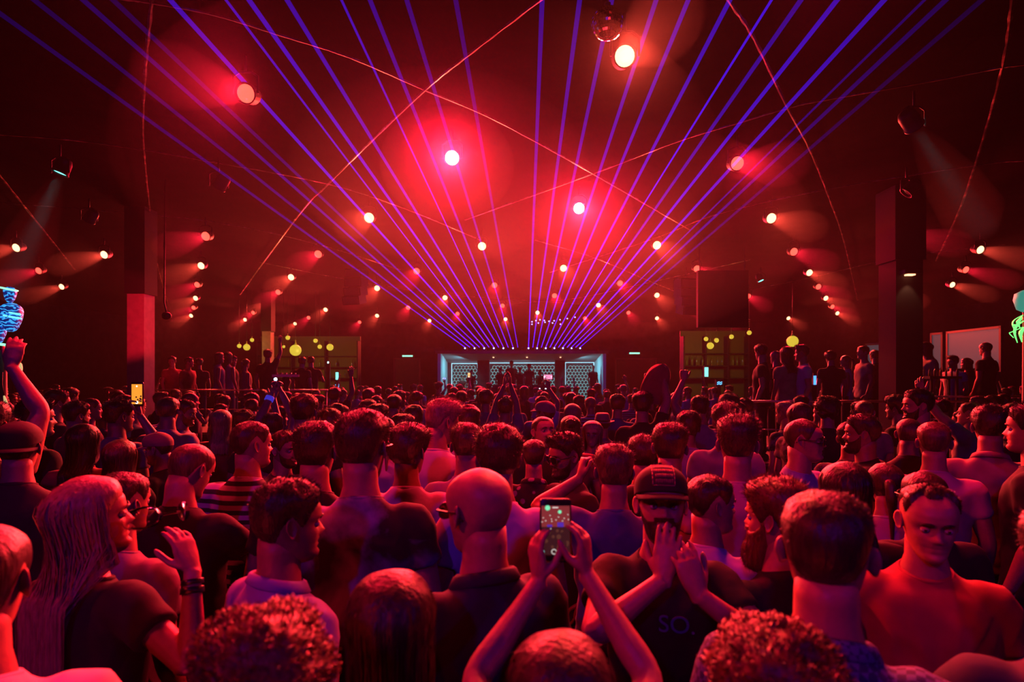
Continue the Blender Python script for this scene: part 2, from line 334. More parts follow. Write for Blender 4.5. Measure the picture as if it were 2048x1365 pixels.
# unlit cans and a string of tiny blue lights near the booth
for x, y, lab in ((437, 374, 'unlit black can lamp on the ceiling left of the lasers'), (1813, 386, 'unlit black can lamp on the ceiling below the right pale beam'), (178, 441, 'unlit black can lamp on the ceiling at the far left')):
    p = on_z(x, y, 4.6); e = empty('ceiling_lamp', p, .4, lab, 'ceiling lamp', 'can lamps on the ceiling'); o = link('lamp_can', CAN, e); o.rotation_euler = (.5, .6, 0); link('yoke', YOKE, e)
    b = MB(); b.lathe([(.08, .012), (.04, .006), (.001, .005)], 16); o = b.obj('lens', mat('unlit_lens', (.3, .28, .26), .15), e); o.rotation_euler = (.5, .6, 0)
for j, (pts, lab) in enumerate((([(1064, 644), (1080, 640), (1098, 643), (1120, 640), (1150, 635)], 'upper'), ([(1064, 649), (1090, 645), (1121, 649)], 'lower'))):
    W = spline([P(x, y, 20.5) for x, y in pts], 4); e = empty('light_string', W[0], 0, f'short {lab} string of tiny blue lights before the booth', 'light string'); b = MB(); b.tube(W-W[0], .004, 4); b.obj('wire', canm, e)
    b = MB()
    for q in W[::2]: b.sphere(q-W[0], .024, 8, 6)
    o = b.obj('bulbs', emit_mat('tiny_blue', (.2, .25, 1.), 4.), e); o['kind'] = 'stuff'
    b = MB(); b.tube([(0, 0, 0), (0, 0, CEIL-W[0][2])], .004, 4); b.tube([tuple(W[-1]-W[0]), (W[-1][0]-W[0][0], 0, CEIL-W[0][2])], .004, 4); b.obj('hanging_wire', canm, e)
# ---------------------------------------------------------------- people: materials
def skin_mat(name, col):
    m = ramp_mat('skin_'+name, 'NOISE', 60., [(.3, tuple(c*.88 for c in col)), (.7, col)], rough=.46, bump=.05, detail=2)
    return m
SKIN = {'fair': skin_mat('fair', (.60, .30, .17)), 'tan': skin_mat('tan', (.46, .22, .115)), 'dark': skin_mat('dark', (.30, .17, .11))}
def hair_mat(name, c0, c1):
    return ramp_mat('hair_'+name, 'NOISE', 90., [(.3, c0), (.75, c1)], rough=.42, vec=(1, 1, .25), bump=.25, detail=3)
HAIR = {'black': hair_mat('black', (.009, .006, .005), (.032, .021, .018)), 'brown': hair_mat('brown', (.020, .011, .008), (.066, .036, .022)),
        'light': hair_mat('light_brown', (.06, .033, .018), (.16, .09, .05)), 'blond': hair_mat('blond', (.26, .17, .09), (.5, .35, .2)),
        'ginger': hair_mat('ginger', (.09, .03, .012), (.24, .085, .035)), 'grey': hair_mat('grey', (.16, .15, .14), (.32, .3, .29))}
def cloth(name, c, var=.75): return ramp_mat('cloth_'+name, 'NOISE', 12., [(.3, tuple(q*var for q in c)), (.7, c)], rough=.85, bump=.15, sheen=.12 if sum(c) > .3 else 0.)
CLOTH = {'black': cloth('black', (.012, .011, .013)), 'charcoal': cloth('charcoal', (.035, .033, .036)), 'white': cloth('white', (.78, .76, .76), .9),
         'grey': cloth('grey', (.30, .29, .30)), 'blue': cloth('blue', (.10, .14, .34)), 'navy': cloth('navy', (.02, .025, .06)),
         'red': cloth('red', (.50, .06, .06)), 'pink': cloth('pink', (.70, .38, .42), .9), 'tan': cloth('tan', (.50, .36, .24)),
         'olive': cloth('olive', (.10, .10, .05)), 'lilac': cloth('lilac', (.42, .36, .62), .9), 'denim': cloth('denim', (.05, .07, .14))}
CLOTH['stripe'] = ramp_mat('cloth_striped', 'WAVE', 6.9, [(.42, (.02, .02, .04)), (.55, (.62, .58, .66))], rough=.85, dir='Z')
CLOTH['tiedye'] = ramp_mat('cloth_cloud_print', 'NOISE', 3.2, [(.44, (.012, .012, .016)), (.54, (.30, .27, .40)), (.66, (.75, .7, .8))], rough=.85, detail=5, dist=.6)
CLOTH['floral'] = ramp_mat('cloth_floral', 'VORONOI', 16., [(.28, (.55, .34, .36)), (.36, (.02, .015, .02))], rough=.85)
CLOTH['check'] = ramp_mat('cloth_checked', 'CHECKER', 70., [(.4, (.03, .04, .13)), (.6, (.12, .14, .34))], rough=.85)
CLOTH['plaid'] = ramp_mat('cloth_gingham', 'CHECKER', 80., [(.4, (.02, .02, .06)), (.6, (.55, .42, .50))], rough=.85)
CLOTH['camo'] = ramp_mat('cloth_dark_print', 'NOISE', 18., [(.45, (.012, .012, .012)), (.55, (.20, .16, .14))], rough=.85)
EYEW = mat('eye_white', (.7, .66, .64), .25); IRIS = mat('eye_iris', (.03, .018, .012), .2); LIP = mat('lips', (.42, .17, .15), .4)
LENSG = mat('dark_glass', (.01, .01, .012), .08); FRAME = mat('black_plastic', (.012, .012, .014), .3); SHOE = mat('shoe_leather', (.03, .03, .032), .6)
# ---------------------------------------------------------------- head
def interp(z, t): t = np.array(t); return np.interp(z, t[:, 0], t[:, 1])
HW = [(0,.012),(.006,.026),(.02,.040),(.04,.051),(.06,.0575),(.085,.0645),(.11,.070),(.13,.0735),(.15,.0760),(.17,.0765),(.19,.0725),(.205,.0635),(.218,.050),(.228,.033),(.233,.017),(.235,.002)]
HF = [(0,.060),(.006,.078),(.02,.090),(.032,.091),(.045,.084),(.055,.087),(.062,.083),(.070,.089),(.082,.086),(.095,.084),(.11,.082),(.12,.080),(.133,.084),(.145,.092),(.17,.090),(.19,.078),(.205,.060),(.218,.040),(.228,.017),(.233,.002),(.235,-.009)]
HB = [(0,.020),(.006,.006),(.02,-.012),(.04,-.034),(.06,-.054),(.085,-.074),(.11,-.090),(.13,-.098),(.15,-.101),(.17,-.0995),(.19,-.090),(.205,-.077),(.218,-.059),(.228,-.038),(.233,-.022),(.235,-.012)]
def smooth_tab(t):
    zz = np.linspace(0, .235, 95); v = interp(zz, t); k = np.array([1,2,3,2,1.])/9; e = np.pad(v, 2, mode='edge'); s = np.convolve(e, k, 'valid'); s[-4:] = v[-4:]; s[:2] = v[:2]
    return np.stack([zz, s], 1)
HW, HF, HB = smooth_tab(HW), smooth_tab(HF), smooth_tab(HB)
def head_grid(nz=44, na=52, face=True):
    """angles: 0 = front (+y), + = left; finer at the front"""
    z = .235*(1-np.cos(np.linspace(.0, math.pi, nz)))/2; z = .5*z+.5*np.linspace(0, .235, nz)
    u = np.linspace(-1, 1, na, endpoint=False); a = math.pi*(u*.62+.38*u*np.abs(u)**1.5*1.0); a = a/np.abs(a).max()*math.pi
    Z, A = np.meshgrid(z, a, indexing='ij')
    w, f, bk = interp(Z, HW), interp(Z, HF), interp(Z, HB); c = (f+bk)/2*0-0.004+0*Z
    ca, sa = np.cos(A), np.sin(A); e = 2/2.35
    X = w*np.sign(sa)*np.abs(sa)**e
    Y = np.where(ca > 0, c+(f-c)*np.abs(ca)**(2/2.2), c+(bk-c)*np.abs(ca)**e)
    if face:
        fr = smoothstep((Y-.02)/.03)
        g = lambda x0, z0, sx, sz: np.exp(-((X-x0)/sx)**2-((Z-z0)/sz)**2)
        nz_amp = np.interp(Z, [.078, .084, .092, .10, .115, .132, .142], [0, .012, .026, .021, .014, .006, 0]); nz_s = np.interp(Z, [.08, .092, .11, .135], [.017, .0145, .0095, .008])
        dy = nz_amp*np.exp(-(X/nz_s)**2)
        for s in (-1, 1):
            dy = dy - .0105*g(s*.031, .121, .0165, .0095) + .004*g(s*.03, .142, .022, .006) + .004*g(s*.045, .095, .016, .012)
            dy = dy + .006*g(s*.014, .089, .007, .006) - .003*g(s*.026, .066, .008, .012)
        dy = dy + .0045*g(0, .071, .022, .0045) + .005*g(0, .056, .018, .005) - .0035*g(0, .0632, .024, .0022) + .004*g(0, .03, .016, .01)
        Y = Y + dy*fr
    return X, Y, Z, A
def ears(b, mi=0, k=1.):
    for s in (-1, 1):
        W = interp(.12, HW); rings = []; a = np.linspace(0, 2*math.pi, 14, endpoint=False)
        shape = [(.55, .000), (.8, .006), (1., .011), (.97, .0145), (.80, .0135), (.62, .0075), (.3, .0065)]
        for r, off in shape:
            yy = np.cos(a)*.0175*r*k; zz = np.sin(a)*.031*r*k; zz = np.where(zz < 0, zz*.92, zz); yy = np.where(zz < 0, yy*.75, yy)
            back = (-yy/.0175)*.010
            rings.append(np.stack([s*(W-.004+off+np.maximum(back, -.004)), -.012+yy-zz*.18, .118+zz], 1)[::(s if s > 0 else -1)])
        b.loft(rings, True, mi)
HG = head_grid()
def rot_head(V, turn, nod, roll):
    """turn/nod/roll about the neck joint, radians; head coords (chin at z 0) -> torso coords of a 1.75 m body"""
    M = Matrix.Rotation(turn, 3, 'Z') @ Matrix.Rotation(nod, 3, 'X') @ Matrix.Rotation(roll, 3, 'Y'); M = np.array(M)
    p = np.array([0, -.02, .05]); return (V-p) @ M.T + p + np.array([0, .012, 1.515])
# ---------------------------------------------------------------- hair
HAIRLINE = [(0, .186), (28, .183), (50, .172), (62, .150), (72, .112), (82, .118), (92, .150), (103, .128), (118, .085), (140, .058), (180, .046)]
def n3(p, s, o=0.): return mnoise.noise(Vector((p[0]*s+o, p[1]*s-o, p[2]*s+2*o)))
def scalp(style, seed):
    """outer hair shell, verts on a head grid + per-vertex cover"""
    nz, na = (44, 60); X, Y, Z, A = head_grid(nz, na, False)
    V = np.stack([X, Y, Z], -1)
    dz = np.gradient(V, axis=0); da = np.stack([np.roll(V[..., k], -1, 1)-np.roll(V[..., k], 1, 1) for k in range(3)], -1)
    N = np.cross(da, dz); N /= np.linalg.norm(N, axis=-1)[..., None]+1e-9
    cen = np.array([0, -.005, .13]); sgn = np.sign((N*(V-cen)).sum(-1)); N *= sgn[..., None]; N[-1] = (0, 0, 1); N[-2] = N[-2]*.5+np.array([0,0,.5])
    ad = np.degrees(np.abs(A)); hl = np.interp(ad, *zip(*HAIRLINE)) + style.get('line', 0) + style.get('recede', 0)*np.exp(-((ad-38)/22)**2) + style.get('fadeup', 0)*smoothstep((ad-60)/25)
    cover = smoothstep((Z-hl)/style.get('edge', .030)+.2)
    if style.get('crop'): cover = cover*smoothstep((.225-Z)/.02+0.)           # balding crown
    up = smoothstep((Z-.14)/.07)*(.30+.70*np.clip(N[..., 2]*1.15, 0, 1)); front = smoothstep((Y-.0)/.07)*up; nape = smoothstep((.12-Z)/.06)
    fade = .25+.75*np.where(ad > 55, smoothstep((Z-hl)/style.get('fade', .06)), 1.)
    t = style['side']*fade*(1-up)*(1-.5*nape) + style['top']*up + style.get('front', 0)*front
    amp, fr = style.get('amp', .004), style.get('freq', 40.)
    T = np.zeros_like(t)
    for i in range(nz):
        for j in range(na):
            p = V[i, j]; T[i, j] = n3(p, fr, seed*3.1)+.5*n3(p, fr*2.1, seed*1.7)
    T[:, :] = T; T[-1] = T[-1].mean(); T[-2] = T[-2]*.5+T[-2].mean()*.5
    t = t*(1+0*T)+amp*T*cover*(.35+.65*up if not style.get('allamp') else 1)
    O = V + N*(np.where(cover > .02, np.maximum(t, .0015)*cover-.002*(1-cover), -.006))[..., None]
    O[..., 1] += style.get('sweep', 0)*front*cover
    return O, N, cover, V
STYLES = {'short': dict(side=.010, top=.024, front=.006, amp=.007, freq=38, strands=2600, ln=.016),
 'crop': dict(fadeup=.022, side=.005, top=.013, front=.004, amp=.004, freq=60, strands=2600, ln=.008),
 'buzz': dict(side=.0035, top=.005, amp=.001, freq=80, strands=2200, ln=.004, recede=.010),
 'quiff': dict(fadeup=.016, side=.007, top=.032, front=.024, amp=.010, freq=30, sweep=.006, strands=2800, ln=.024),
 'thick': dict(side=.018, top=.036, front=.008, amp=.009, freq=34, strands=3000, ln=.02, line=-.004),
 'afro': dict(side=.030, top=.048, front=.01, amp=.007, freq=55, allamp=1, strands=4200, ln=.018, line=-.008),
 'curly': dict(side=.026, top=.040, front=.012, amp=.022, freq=26, allamp=1, strands=6000, ln=.016, line=-.01, curl=1),
 'thin': dict(side=.006, top=.009, front=.0, amp=.004, freq=40, recede=.03, line=.004, strands=1800, ln=.012),
 'receding': dict(fadeup=.03, side=.005, top=.012, front=.003, amp=.004, freq=50, recede=.016, line=.019, strands=2200, ln=.010),
 'fringe': dict(side=.013, top=.026, front=.012, amp=.008, freq=30, line=.0, strands=2800, ln=.02),
 'cap_under': dict(side=.007, top=.004, amp=.001, freq=30, strands=900, ln=.008),
 'long': dict(side=.018, top=.018, front=.003, amp=.003, freq=22, line=-.0, strands=500, ln=.02, flat=1),
 'tied': dict(side=.008, top=.010, front=.002, amp=.003, freq=25, strands=1200, ln=.02)}
def add_strands(b, O, N, cover, cnt, ln, rng, curl=0, comb=None, wid=.0009, flat=0, lo=.45, hi=9.):
    nz, na = cover.shape; I, J = np.where((cover > lo) & (cover < hi)); 
    if not len(I): return
    zc = np.clip(np.gradient(O, axis=0)**2, 0, 1).sum(-1)**.5
    wts = (np.hypot(O[..., 0], O[..., 1]+.005)*(zc+1e-4))[I, J]; wts /= wts.sum()
    k = rng.choice(len(I), cnt, p=wts); i, j = I[k], J[k]
    i2 = np.minimum(i+1, nz-1); j2 = (j+1) % na; s, t = rng.random(cnt)[:, None], rng.random(cnt)[:, None]
    p = O[i, j]*(1-s)*(1-t)+O[i2, j]*s*(1-t)+O[i, j2]*(1-s)*t+O[i2, j2]*s*t; n = N[i, j]
    up = smoothstep((p[:, 2]-.13)/.07)[:, None]
    flow = np.array([0, .45, .10])*up + np.array([0, -.15, -.9])*(1-up)
    if comb is not None: flow = flow*.4+np.asarray(comb)*up
    if flat: flow = np.array([0, -.5, -.6])+0*up
    if flat == 2: flow = np.array([0, -.1, -.9])+0*up
    d = n*((.55+.35*up) if not flat else .12)+flow*.8+rng.normal(0, .28+.5*curl, (cnt, 3)); d /= np.linalg.norm(d, axis=1)[:, None]
    L = ln*(.4+.9*rng.random(cnt))[:, None]*(.45+.75*up)
    side = np.cross(d, rng.normal(0, 1, (cnt, 3))); side /= np.linalg.norm(side, axis=1)[:, None]+1e-9
    base = p-n*.002; w = wid*(.7+.6*rng.random(cnt))[:, None]
    if curl:
        mid = base+d*L*.6+n*.004; tip = base+d*L*.7+side*L*.5-n*.003
        up_ = np.cross(side, d)
        V = np.stack([base-up_*w, base+up_*w, mid-up_*w, mid+up_*w, tip], 1).reshape(-1, 3)
        q = np.arange(cnt)*5
        Fc = np.concatenate([np.stack([q, q+1, q+3, q+2], 1).tolist(), ]).tolist(); F3 = np.stack([q+2, q+3, q+4], 1).tolist()
        b.add(V, Fc+F3)
    else:
        V = np.stack([base-side*w, base+side*w, base+d*L-n*L*.12], 1).reshape(-1, 3); q = np.arange(cnt)*3
        b.add(V, np.stack([q, q+1, q+2], 1).tolist())
def hair_builder(style, seed, lod=1., length=.3, bun=False, wavy=.0):
    """MB in head coordinates"""
    st = dict(STYLES[style]); b = MB(); rng = np.random.default_rng(seed)
    O, N, cover, V = scalp(st, seed); nz, na = cover.shape
    Fc = []
    for i in range(nz-1):
        for j in range(na):
            k = (j+1) % na
            if max(cover[i, j], cover[i, k], cover[i+1, j], cover[i+1, k]) > (.03 if style in ('long', 'tied') else .42): Fc.append((i*na+j, i*na+k, (i+1)*na+k, (i+1)*na+j))
    b.add(O.reshape(-1, 3), Fc)
    if st.get('fadeup'):                                   # clippered back and sides: sparse stubble below the longer top
        O2, N2, c2, _ = scalp(dict(st, side=.0008, top=.0008, front=0, amp=0, fadeup=0, line=st.get('line', 0)), seed); add_strands(b, O2, N2, c2*(cover < .6), int(4200*lod), .005, rng, flat=2, lo=.3)
    add_strands(b, O, N, cover, int(st['strands']*lod), st['ln'], rng, st.get('curl', 0), flat=st.get('flat', 0) or style == 'tied')
    if style not in ('long', 'tied', 'curly', 'afro'):     # the soft edge of the hairline
        add_strands(b, O, N, cover, int(1500*lod), .006, rng, flat=2, lo=.06, hi=.75)
    if style == 'long':                                    # curtain falling behind from the crown
        nc, nr = 46, 26; G = np.zeros((nr, nc, 3)); Gi = np.zeros((nr, nc, 3))
        for c in range(nc):
            ang = math.radians(62+(298-62)*c/(nc-1)); sa, ca = math.sin(ang), math.cos(ang)
            gro = .003*math.sin(c*2.1+seed)+.003*math.sin(c*4.7+1.3*seed)
            for r in range(nr):
                t = r/(nr-1); z = .20-(length+.10)*t**1.05
                zz = max(z, .10); W = float(interp(zz, HW)); Bk = -float(interp(zz, HB)); Fr = float(interp(zz, HF))*.75
                rx = (W+.021+gro)*(1+.02*t); ry = ((Bk if ca < 0 else Fr)+.021+gro)
                low = smoothstep(np.array((.08-z)/.25)); pin = 1-.18*float(low)
                wv = wavy*math.sin(t*17+c*.35+seed)*t
                x = sa*rx*pin*(1+.1*float(low)*abs(sa))+wv; y = ca*ry*(1-.12*float(low))-.004-.028*float(low)*(ca < .3)+wv*.5
                if z < -.02: y = min(y, -.05)
                zt = z+ (.012*math.sin(c*1.9+seed*2)+.02*rng.random())*(t > .93)
                G[r, c] = (x, y, zt); Gi[r, c] = (x*.86, y*.84-.002, zt)
        n0 = nr*nc; Fq = []
        for r in range(nr-1):
            for c in range(nc-1):
                q = r*nc+c; Fq.append((q, q+1, q+nc+1, q+nc)); Fq.append((n0+q, n0+q+nc, n0+q+nc+1, n0+q+1))
        for r in range(nr-1):
            for c in (0, nc-1): q = r*nc+c; Fq.append((q, q+nc, n0+q+nc, n0+q))
        for c in range(nc-1): q = (nr-1)*nc+c; Fq.append((q, q+1, n0+q+1, n0+q))
        b.add(np.concatenate([G.reshape(-1, 3), Gi.reshape(-1, 3)]), Fq)
        ns = int(420*lod)
        for s in range(ns):                                # locks lying on the curtain
            c = rng.integers(0, nc); r0 = rng.integers(0, nr//2); r1 = min(nr-1, r0+rng.integers(6, nr)); ii = np.linspace(r0, r1, 6).astype(int)
            cc = np.clip(c+np.linspace(0, rng.normal(0, .7), 6).round().astype(int), 0, nc-1)
            pth = G[ii, cc]; out = pth.copy(); out[:, 2] = 0; out /= np.linalg.norm(out, axis=1)[:, None]+1e-6
            pth = pth+out*(.002+.006*rng.random())*np.sin(np.linspace(.2, math.pi*.9, 6))[:, None]
            wd = np.array([.5, 1, 1.1, 1, .7, .1])*(.0008+.0014*rng.random()); sd = np.cross(out, [0, 0, 1.])
            Vq = np.concatenate([pth-sd*wd[:, None], pth+sd*wd[:, None]]); b.add(Vq, [(k, k+1, k+7, k+6) for k in range(5)])
    if bun or style == 'tied':
        c = np.array([0, -.10, .185]) if bun else np.array([0, -.125, .13]); rings = []
        if bun:
            m_ = MB(); m_.sphere(c, (.044, .038, .040), 20, 14); Vb = np.concatenate(m_.v)
            Vb = np.array([p+(p-c)/np.linalg.norm(p-c)*(.006*math.sin(14*math.atan2(p[0]-c[0], p[2]-c[2])+40*(p[1]-c[1]))+.006*n3(p, 60, seed)) for p in Vb]); b.add(Vb, m_.f)
        else:
            pth = spline([(0, -.095, .15), (0, -.135, .15), (.005, -.15, .08), (.01, -.135, -.02), (.012, -.125, -length+.12)], 6)
            b.tube(pth, np.interp(np.linspace(0, 1, len(pth)), [0, .15, .5, 1], [.014, .024, .027, .004]), 12)
    return b
def beard_builder(seed, lod=1., full=.012, long=0.):
    """jaw beard + moustache shell and strands in head coordinates"""
    X, Y, Z, A = head_grid(50, 64, True); V = np.stack([X, Y, Z], -1); cen = np.array([0, .0, .07]); N = V-cen; N /= np.linalg.norm(N, axis=-1)[..., None]
    ad = np.degrees(np.abs(A)); top = np.interp(ad, [0, 14, 24, 40, 60, 74, 82], [.052, .056, .074, .070, .078, .100, .125])
    cov = smoothstep((top-Z)/.012+.4)*smoothstep((86-ad)/8)
    mou = smoothstep(1.3-np.abs(Z-.0785)/.0085)*smoothstep((30-ad)/10); cov = np.maximum(cov, mou)
    cov = cov*(1-smoothstep(1.4-((X/.024)**2+((Z-.0635)/.007)**2)))
    t = full*(.45+.55*smoothstep((.06-Z)/.05)); O = V+N*np.where(cov > .02, t*cov-.001, -.006)[..., None]
    if long: O[..., 2] -= long*smoothstep((.045-Z)/.045)*cov; O[..., 1] += .2*long*smoothstep((.05-Z)/.05)*cov
    b = MB(); nz, na = cov.shape; Fc = []
    for i in range(nz-1):
        for j in range(na):
            k = (j+1) % na
            if max(cov[i, j], cov[i, k], cov[i+1, j], cov[i+1, k]) > .05: Fc.append((i*na+j, i*na+k, (i+1)*na+k, (i+1)*na+j))
    b.add(O.reshape(-1, 3), Fc); rng = np.random.default_rng(seed)
    n0 = b.n; add_strands(b, O, N, cov, int(1300*lod), .010+full*.4+long*.25, rng)
    return b
# ---------------------------------------------------------------- limbs
def ik(S, T, L1, L2, pole):
    S, T, pole = map(lambda q: np.asarray(q, float), (S, T, pole)); d = T-S; L = np.linalg.norm(d); L = min(max(L, .05), (L1+L2)*.995); u = d/(np.linalg.norm(d)+1e-9)
    T = S+u*L; a = (L1*L1-L2*L2+L*L)/(2*L); h = math.sqrt(max(L1*L1-a*a, 0)); pl = pole-u*np.dot(pole, u); pl /= np.linalg.norm(pl)+1e-9
    return S+u*a+pl*h, T
def hand(b, wrist, d, n, side, curl=.35, spread=.12, thumb=.5, k=1., res=8, point=False, curls=None):
    """wrist point, finger direction d, palm normal n, side = +1 when the thumb lies along cross(n, d)"""
    d = np.asarray(d, float); d /= np.linalg.norm(d); n = np.asarray(n, float); n = n-d*np.dot(n, d); n /= np.linalg.norm(n); s = np.cross(n, d)*side
    W = np.asarray(wrist, float)
    pts = [W-d*.02*k, W+d*.012*k, W+d*.038*k+n*.002, W+d*.068*k+n*.003, W+d*.092*k+n*.002, W+d*.104*k]
    b.tube(pts, None, 12, flat=[(x*k, y*k) for x, y in ((.026, .019), (.030, .018), (.038, .019), (.042, .016), (.040, .0125), (.033, .008))], up=s)
    L = [.074, .084, .077, .060]
    for f in range(4):
        off = (.030-.0203*f); base = W+d*(.090-.004*abs(f-1.2))*k+s*off*k; c = curls[f] if curls else curl*(1+.12*f)
        if point and f > 0: c = 1.5
        fd = d+s*(.5-f/3.)*spread; fd /= np.linalg.norm(fd); pth = [base-fd*.015*k, base]; q = base; ang = 0
        for g, (fr, cc) in enumerate(((.45, .75), (.30, 1.), (.25, .7))):
            ang += c*cc; dd = fd*math.cos(ang)+n*math.sin(ang); q2 = q+dd*L[f]*fr*k; pth += [q+(q2-q)*.5, q2]; q = q2
        r = (.0096-.0007*abs(f-1.))*k; b.tube(pth, [r*1.05, r*1.05, r*.95, r*1.02, r*.9, r*.92, r*.8, r*.5], res)
    base = W+d*.022*k+s*.022*k+n*.006*k; td = d*.72+s*(.75)*(1-.5*thumb)+n*(.25+.7*thumb); td /= np.linalg.norm(td); td2 = td*.75+d*.5; td2 /= np.linalg.norm(td2)
    p1 = base+td*.042*k; p2 = p1+td2*.032*k; p3 = p2+(td2*.85+d*.3)*.026*k
    b.tube([base-td*.012*k, base+td*.015*k, p1, (p1+p2)/2, p2, (p2+p3)/2, p3], [.013*k, .0145*k, .0115*k, .0105*k, .0108*k, .0098*k, .005*k], res)
def arm(b, S, E, W, k=1., n=12, thin=1.):
    S, E, W = map(lambda q: np.asarray(q, float), (S, E, W)); pth = spline([S+(S-E)*.08, S+(S-E)*.03, S+(E-S)*.35, S+(E-S)*.75, E, E+(W-E)*.28, E+(W-E)*.65, W], 3)
    r = np.interp(np.linspace(0, 1, len(pth)), [0, .06, .14, .22, .4, .54, .58, .69, .87, 1], np.array([.014, .042, .053, .055, .048, .040, .040, .043, .031, .026])*k*thin)
    b.tube(pth, r, n)
def remesh(mb, voxel, smooth_it=2, fac=.5):
    me = mb.mesh('tmp', []); o = bpy.data.objects.new('tmp', me); COL.objects.link(o)
    m = o.modifiers.new('r', 'REMESH'); m.mode = 'VOXEL'; m.voxel_size = voxel; m.adaptivity = 0
    if smooth_it: s = o.modifiers.new('s', 'SMOOTH'); s.iterations = smooth_it; s.factor = fac
    dg = bpy.context.evaluated_depsgraph_get(); ev = o.evaluated_get(dg); em_ = ev.to_mesh()
    V = np.empty(len(em_.vertices)*3); em_.vertices.foreach_get('co', V); V = V.reshape(-1, 3)
    Fc = [tuple(p.vertices) for p in em_.polygons]; ev.to_mesh_clear(); bpy.data.objects.remove(o); bpy.data.meshes.remove(me)
    return V, Fc
TORSO = [(.80,.182,.128,.0),(.88,.180,.126,.0),(.98,.168,.118,.004),(1.08,.160,.110,.006),(1.18,.170,.116,.006),(1.28,.182,.122,.002),(1.34,.187,.118,-.004),(1.375,.182,.106,-.010),(1.405,.158,.093,-.014),(1.426,.126,.081,-.017),(1.444,.098,.073,-.018),(1.460,.079,.068,-.016),(1.474,.070,.063,-.012)]
def ring(cx, cy_, z, a_, b_, n=28, e=2.5, tilt=0.):
    t = np.linspace(0, 2*math.pi, n, endpoint=False); c, s = np.cos(t), np.sin(t)
    x = cx+a_*np.sign(c)*np.abs(c)**(2/e); y = cy_+b_*np.sign(s)*np.abs(s)**(2/e); return np.stack([x, y, z+tilt*(y-cy_)], 1)
class Pose:
    """a 1.75 m body facing +y; arms as (elbow, wrist, finger dir, palm normal, hand kwargs) or None for hanging"""
    def __init__(s, left=None, right=None, slim=1., lean=0.):
        s.slim = slim; s.lean = lean; s.arms = {}
        for sd, a in ((-1, left), (1, right)):
            # person faces +y: the left hand is at -x
            sh = np.array([sd*.172*slim, -.012, 1.385])
            if a is None: E = np.array([sd*.235*slim, -.03, 1.115]); W = np.array([sd*.235*slim, .06, .875]); s.arms[sd] = (sh, E, W, (0, .25, -1), (-sd, .2, 0), dict(curl=.45)); continue
            W = np.array(a['wrist'], float); up = max(0., min(1., (W[2]-1.35)/.45)); sh = sh+np.array([-sd*.02*up, 0, .045*up])
            E, W = ik(sh, W, a.get('l1', .285), a.get('l2', .255), a.get('pole', (sd*.7, -.3, -.8)))
            s.arms[sd] = (sh, E, W, a.get('dir', W-E), a.get('palm', (0, 1, 0)), a.get('hand', {}))
def build_body(pose, seed=0, turn=0., nod=0., roll=0., hero=False, voxel=0., slim=1., fem=False, arms_k=1., face=True, lowres=False):
    b = MB(); X, Y, Z, A = HG if not lowres else head_grid(24, 30); nz, na = X.shape
    fs = .95 if fem else 1.
    H = np.stack([X*fs, Y*fs, Z], -1).reshape(-1, 3); hb = MB()
    Fc = [(i*na+j, i*na+(j+1) % na, (i+1)*na+(j+1) % na, (i+1)*na+j) for i in range(nz-1) for j in range(na)]
    hb.add(H, Fc+[tuple(range(na))[::-1], tuple((nz-1)*na+j for j in range(na))]); ears(hb)
    for V, in ((v,) for v in hb.v): pass
    HV = rot_head(np.concatenate(hb.v), turn, nod, roll); b.add(HV, hb.f)
    # neck
    nk = .88 if fem else 1.; top = rot_head(np.array([[0, -.028, .085], [0, -.024, .045], [0, -.02, .01]]), turn*.85, nod, roll)
    pth = [np.array([0, -.022, 1.40]), np.array([0, -.020, 1.45]), (top[2]+np.array([0, -.012, 1.50]))/2, top[1], top[0]]
    b.tube(pth, None, 24, flat=[(.085*nk, .075*nk), (.076*nk, .068*nk), (.0585*nk, .060*nk), (.0575*nk, .0605*nk), (.054*nk, .056*nk)], up=(1, 0, 0))
    # chest hidden under the clothes, legs
    b.loft([ring(0, c-.004, z, a*.88*slim, q*.86, 16) for z, a, q, c in TORSO], True)
    for sd, (S, E, W, d, n_, hk) in pose.arms.items():
        ab = MB(); arm(ab, S, E, W, 1., 12 if hero else 9, .86*arms_k if fem else arms_k)
        hk = dict(hk); raw = hk.pop('raw', None)
        side = hk.pop('side', 1 if sd == -1 else -1)
        hand(ab, W, d, n_, side, k=(.90 if fem else 1.), res=8 if hero else 6, **hk)
        if voxel:
            V, Fq = remesh(ab, voxel, 3, .5); b.add(V, Fq)
        else: b.add(np.concatenate(ab.v), ab.f)
    for sd in (-1, 1):
        b.tube([(sd*.09, 0, .86), (sd*.095, .01, .48), (sd*.10, -.01, .10), (sd*.10, 0, .06)], [.085, .056, .042, .04], 8)
    return b
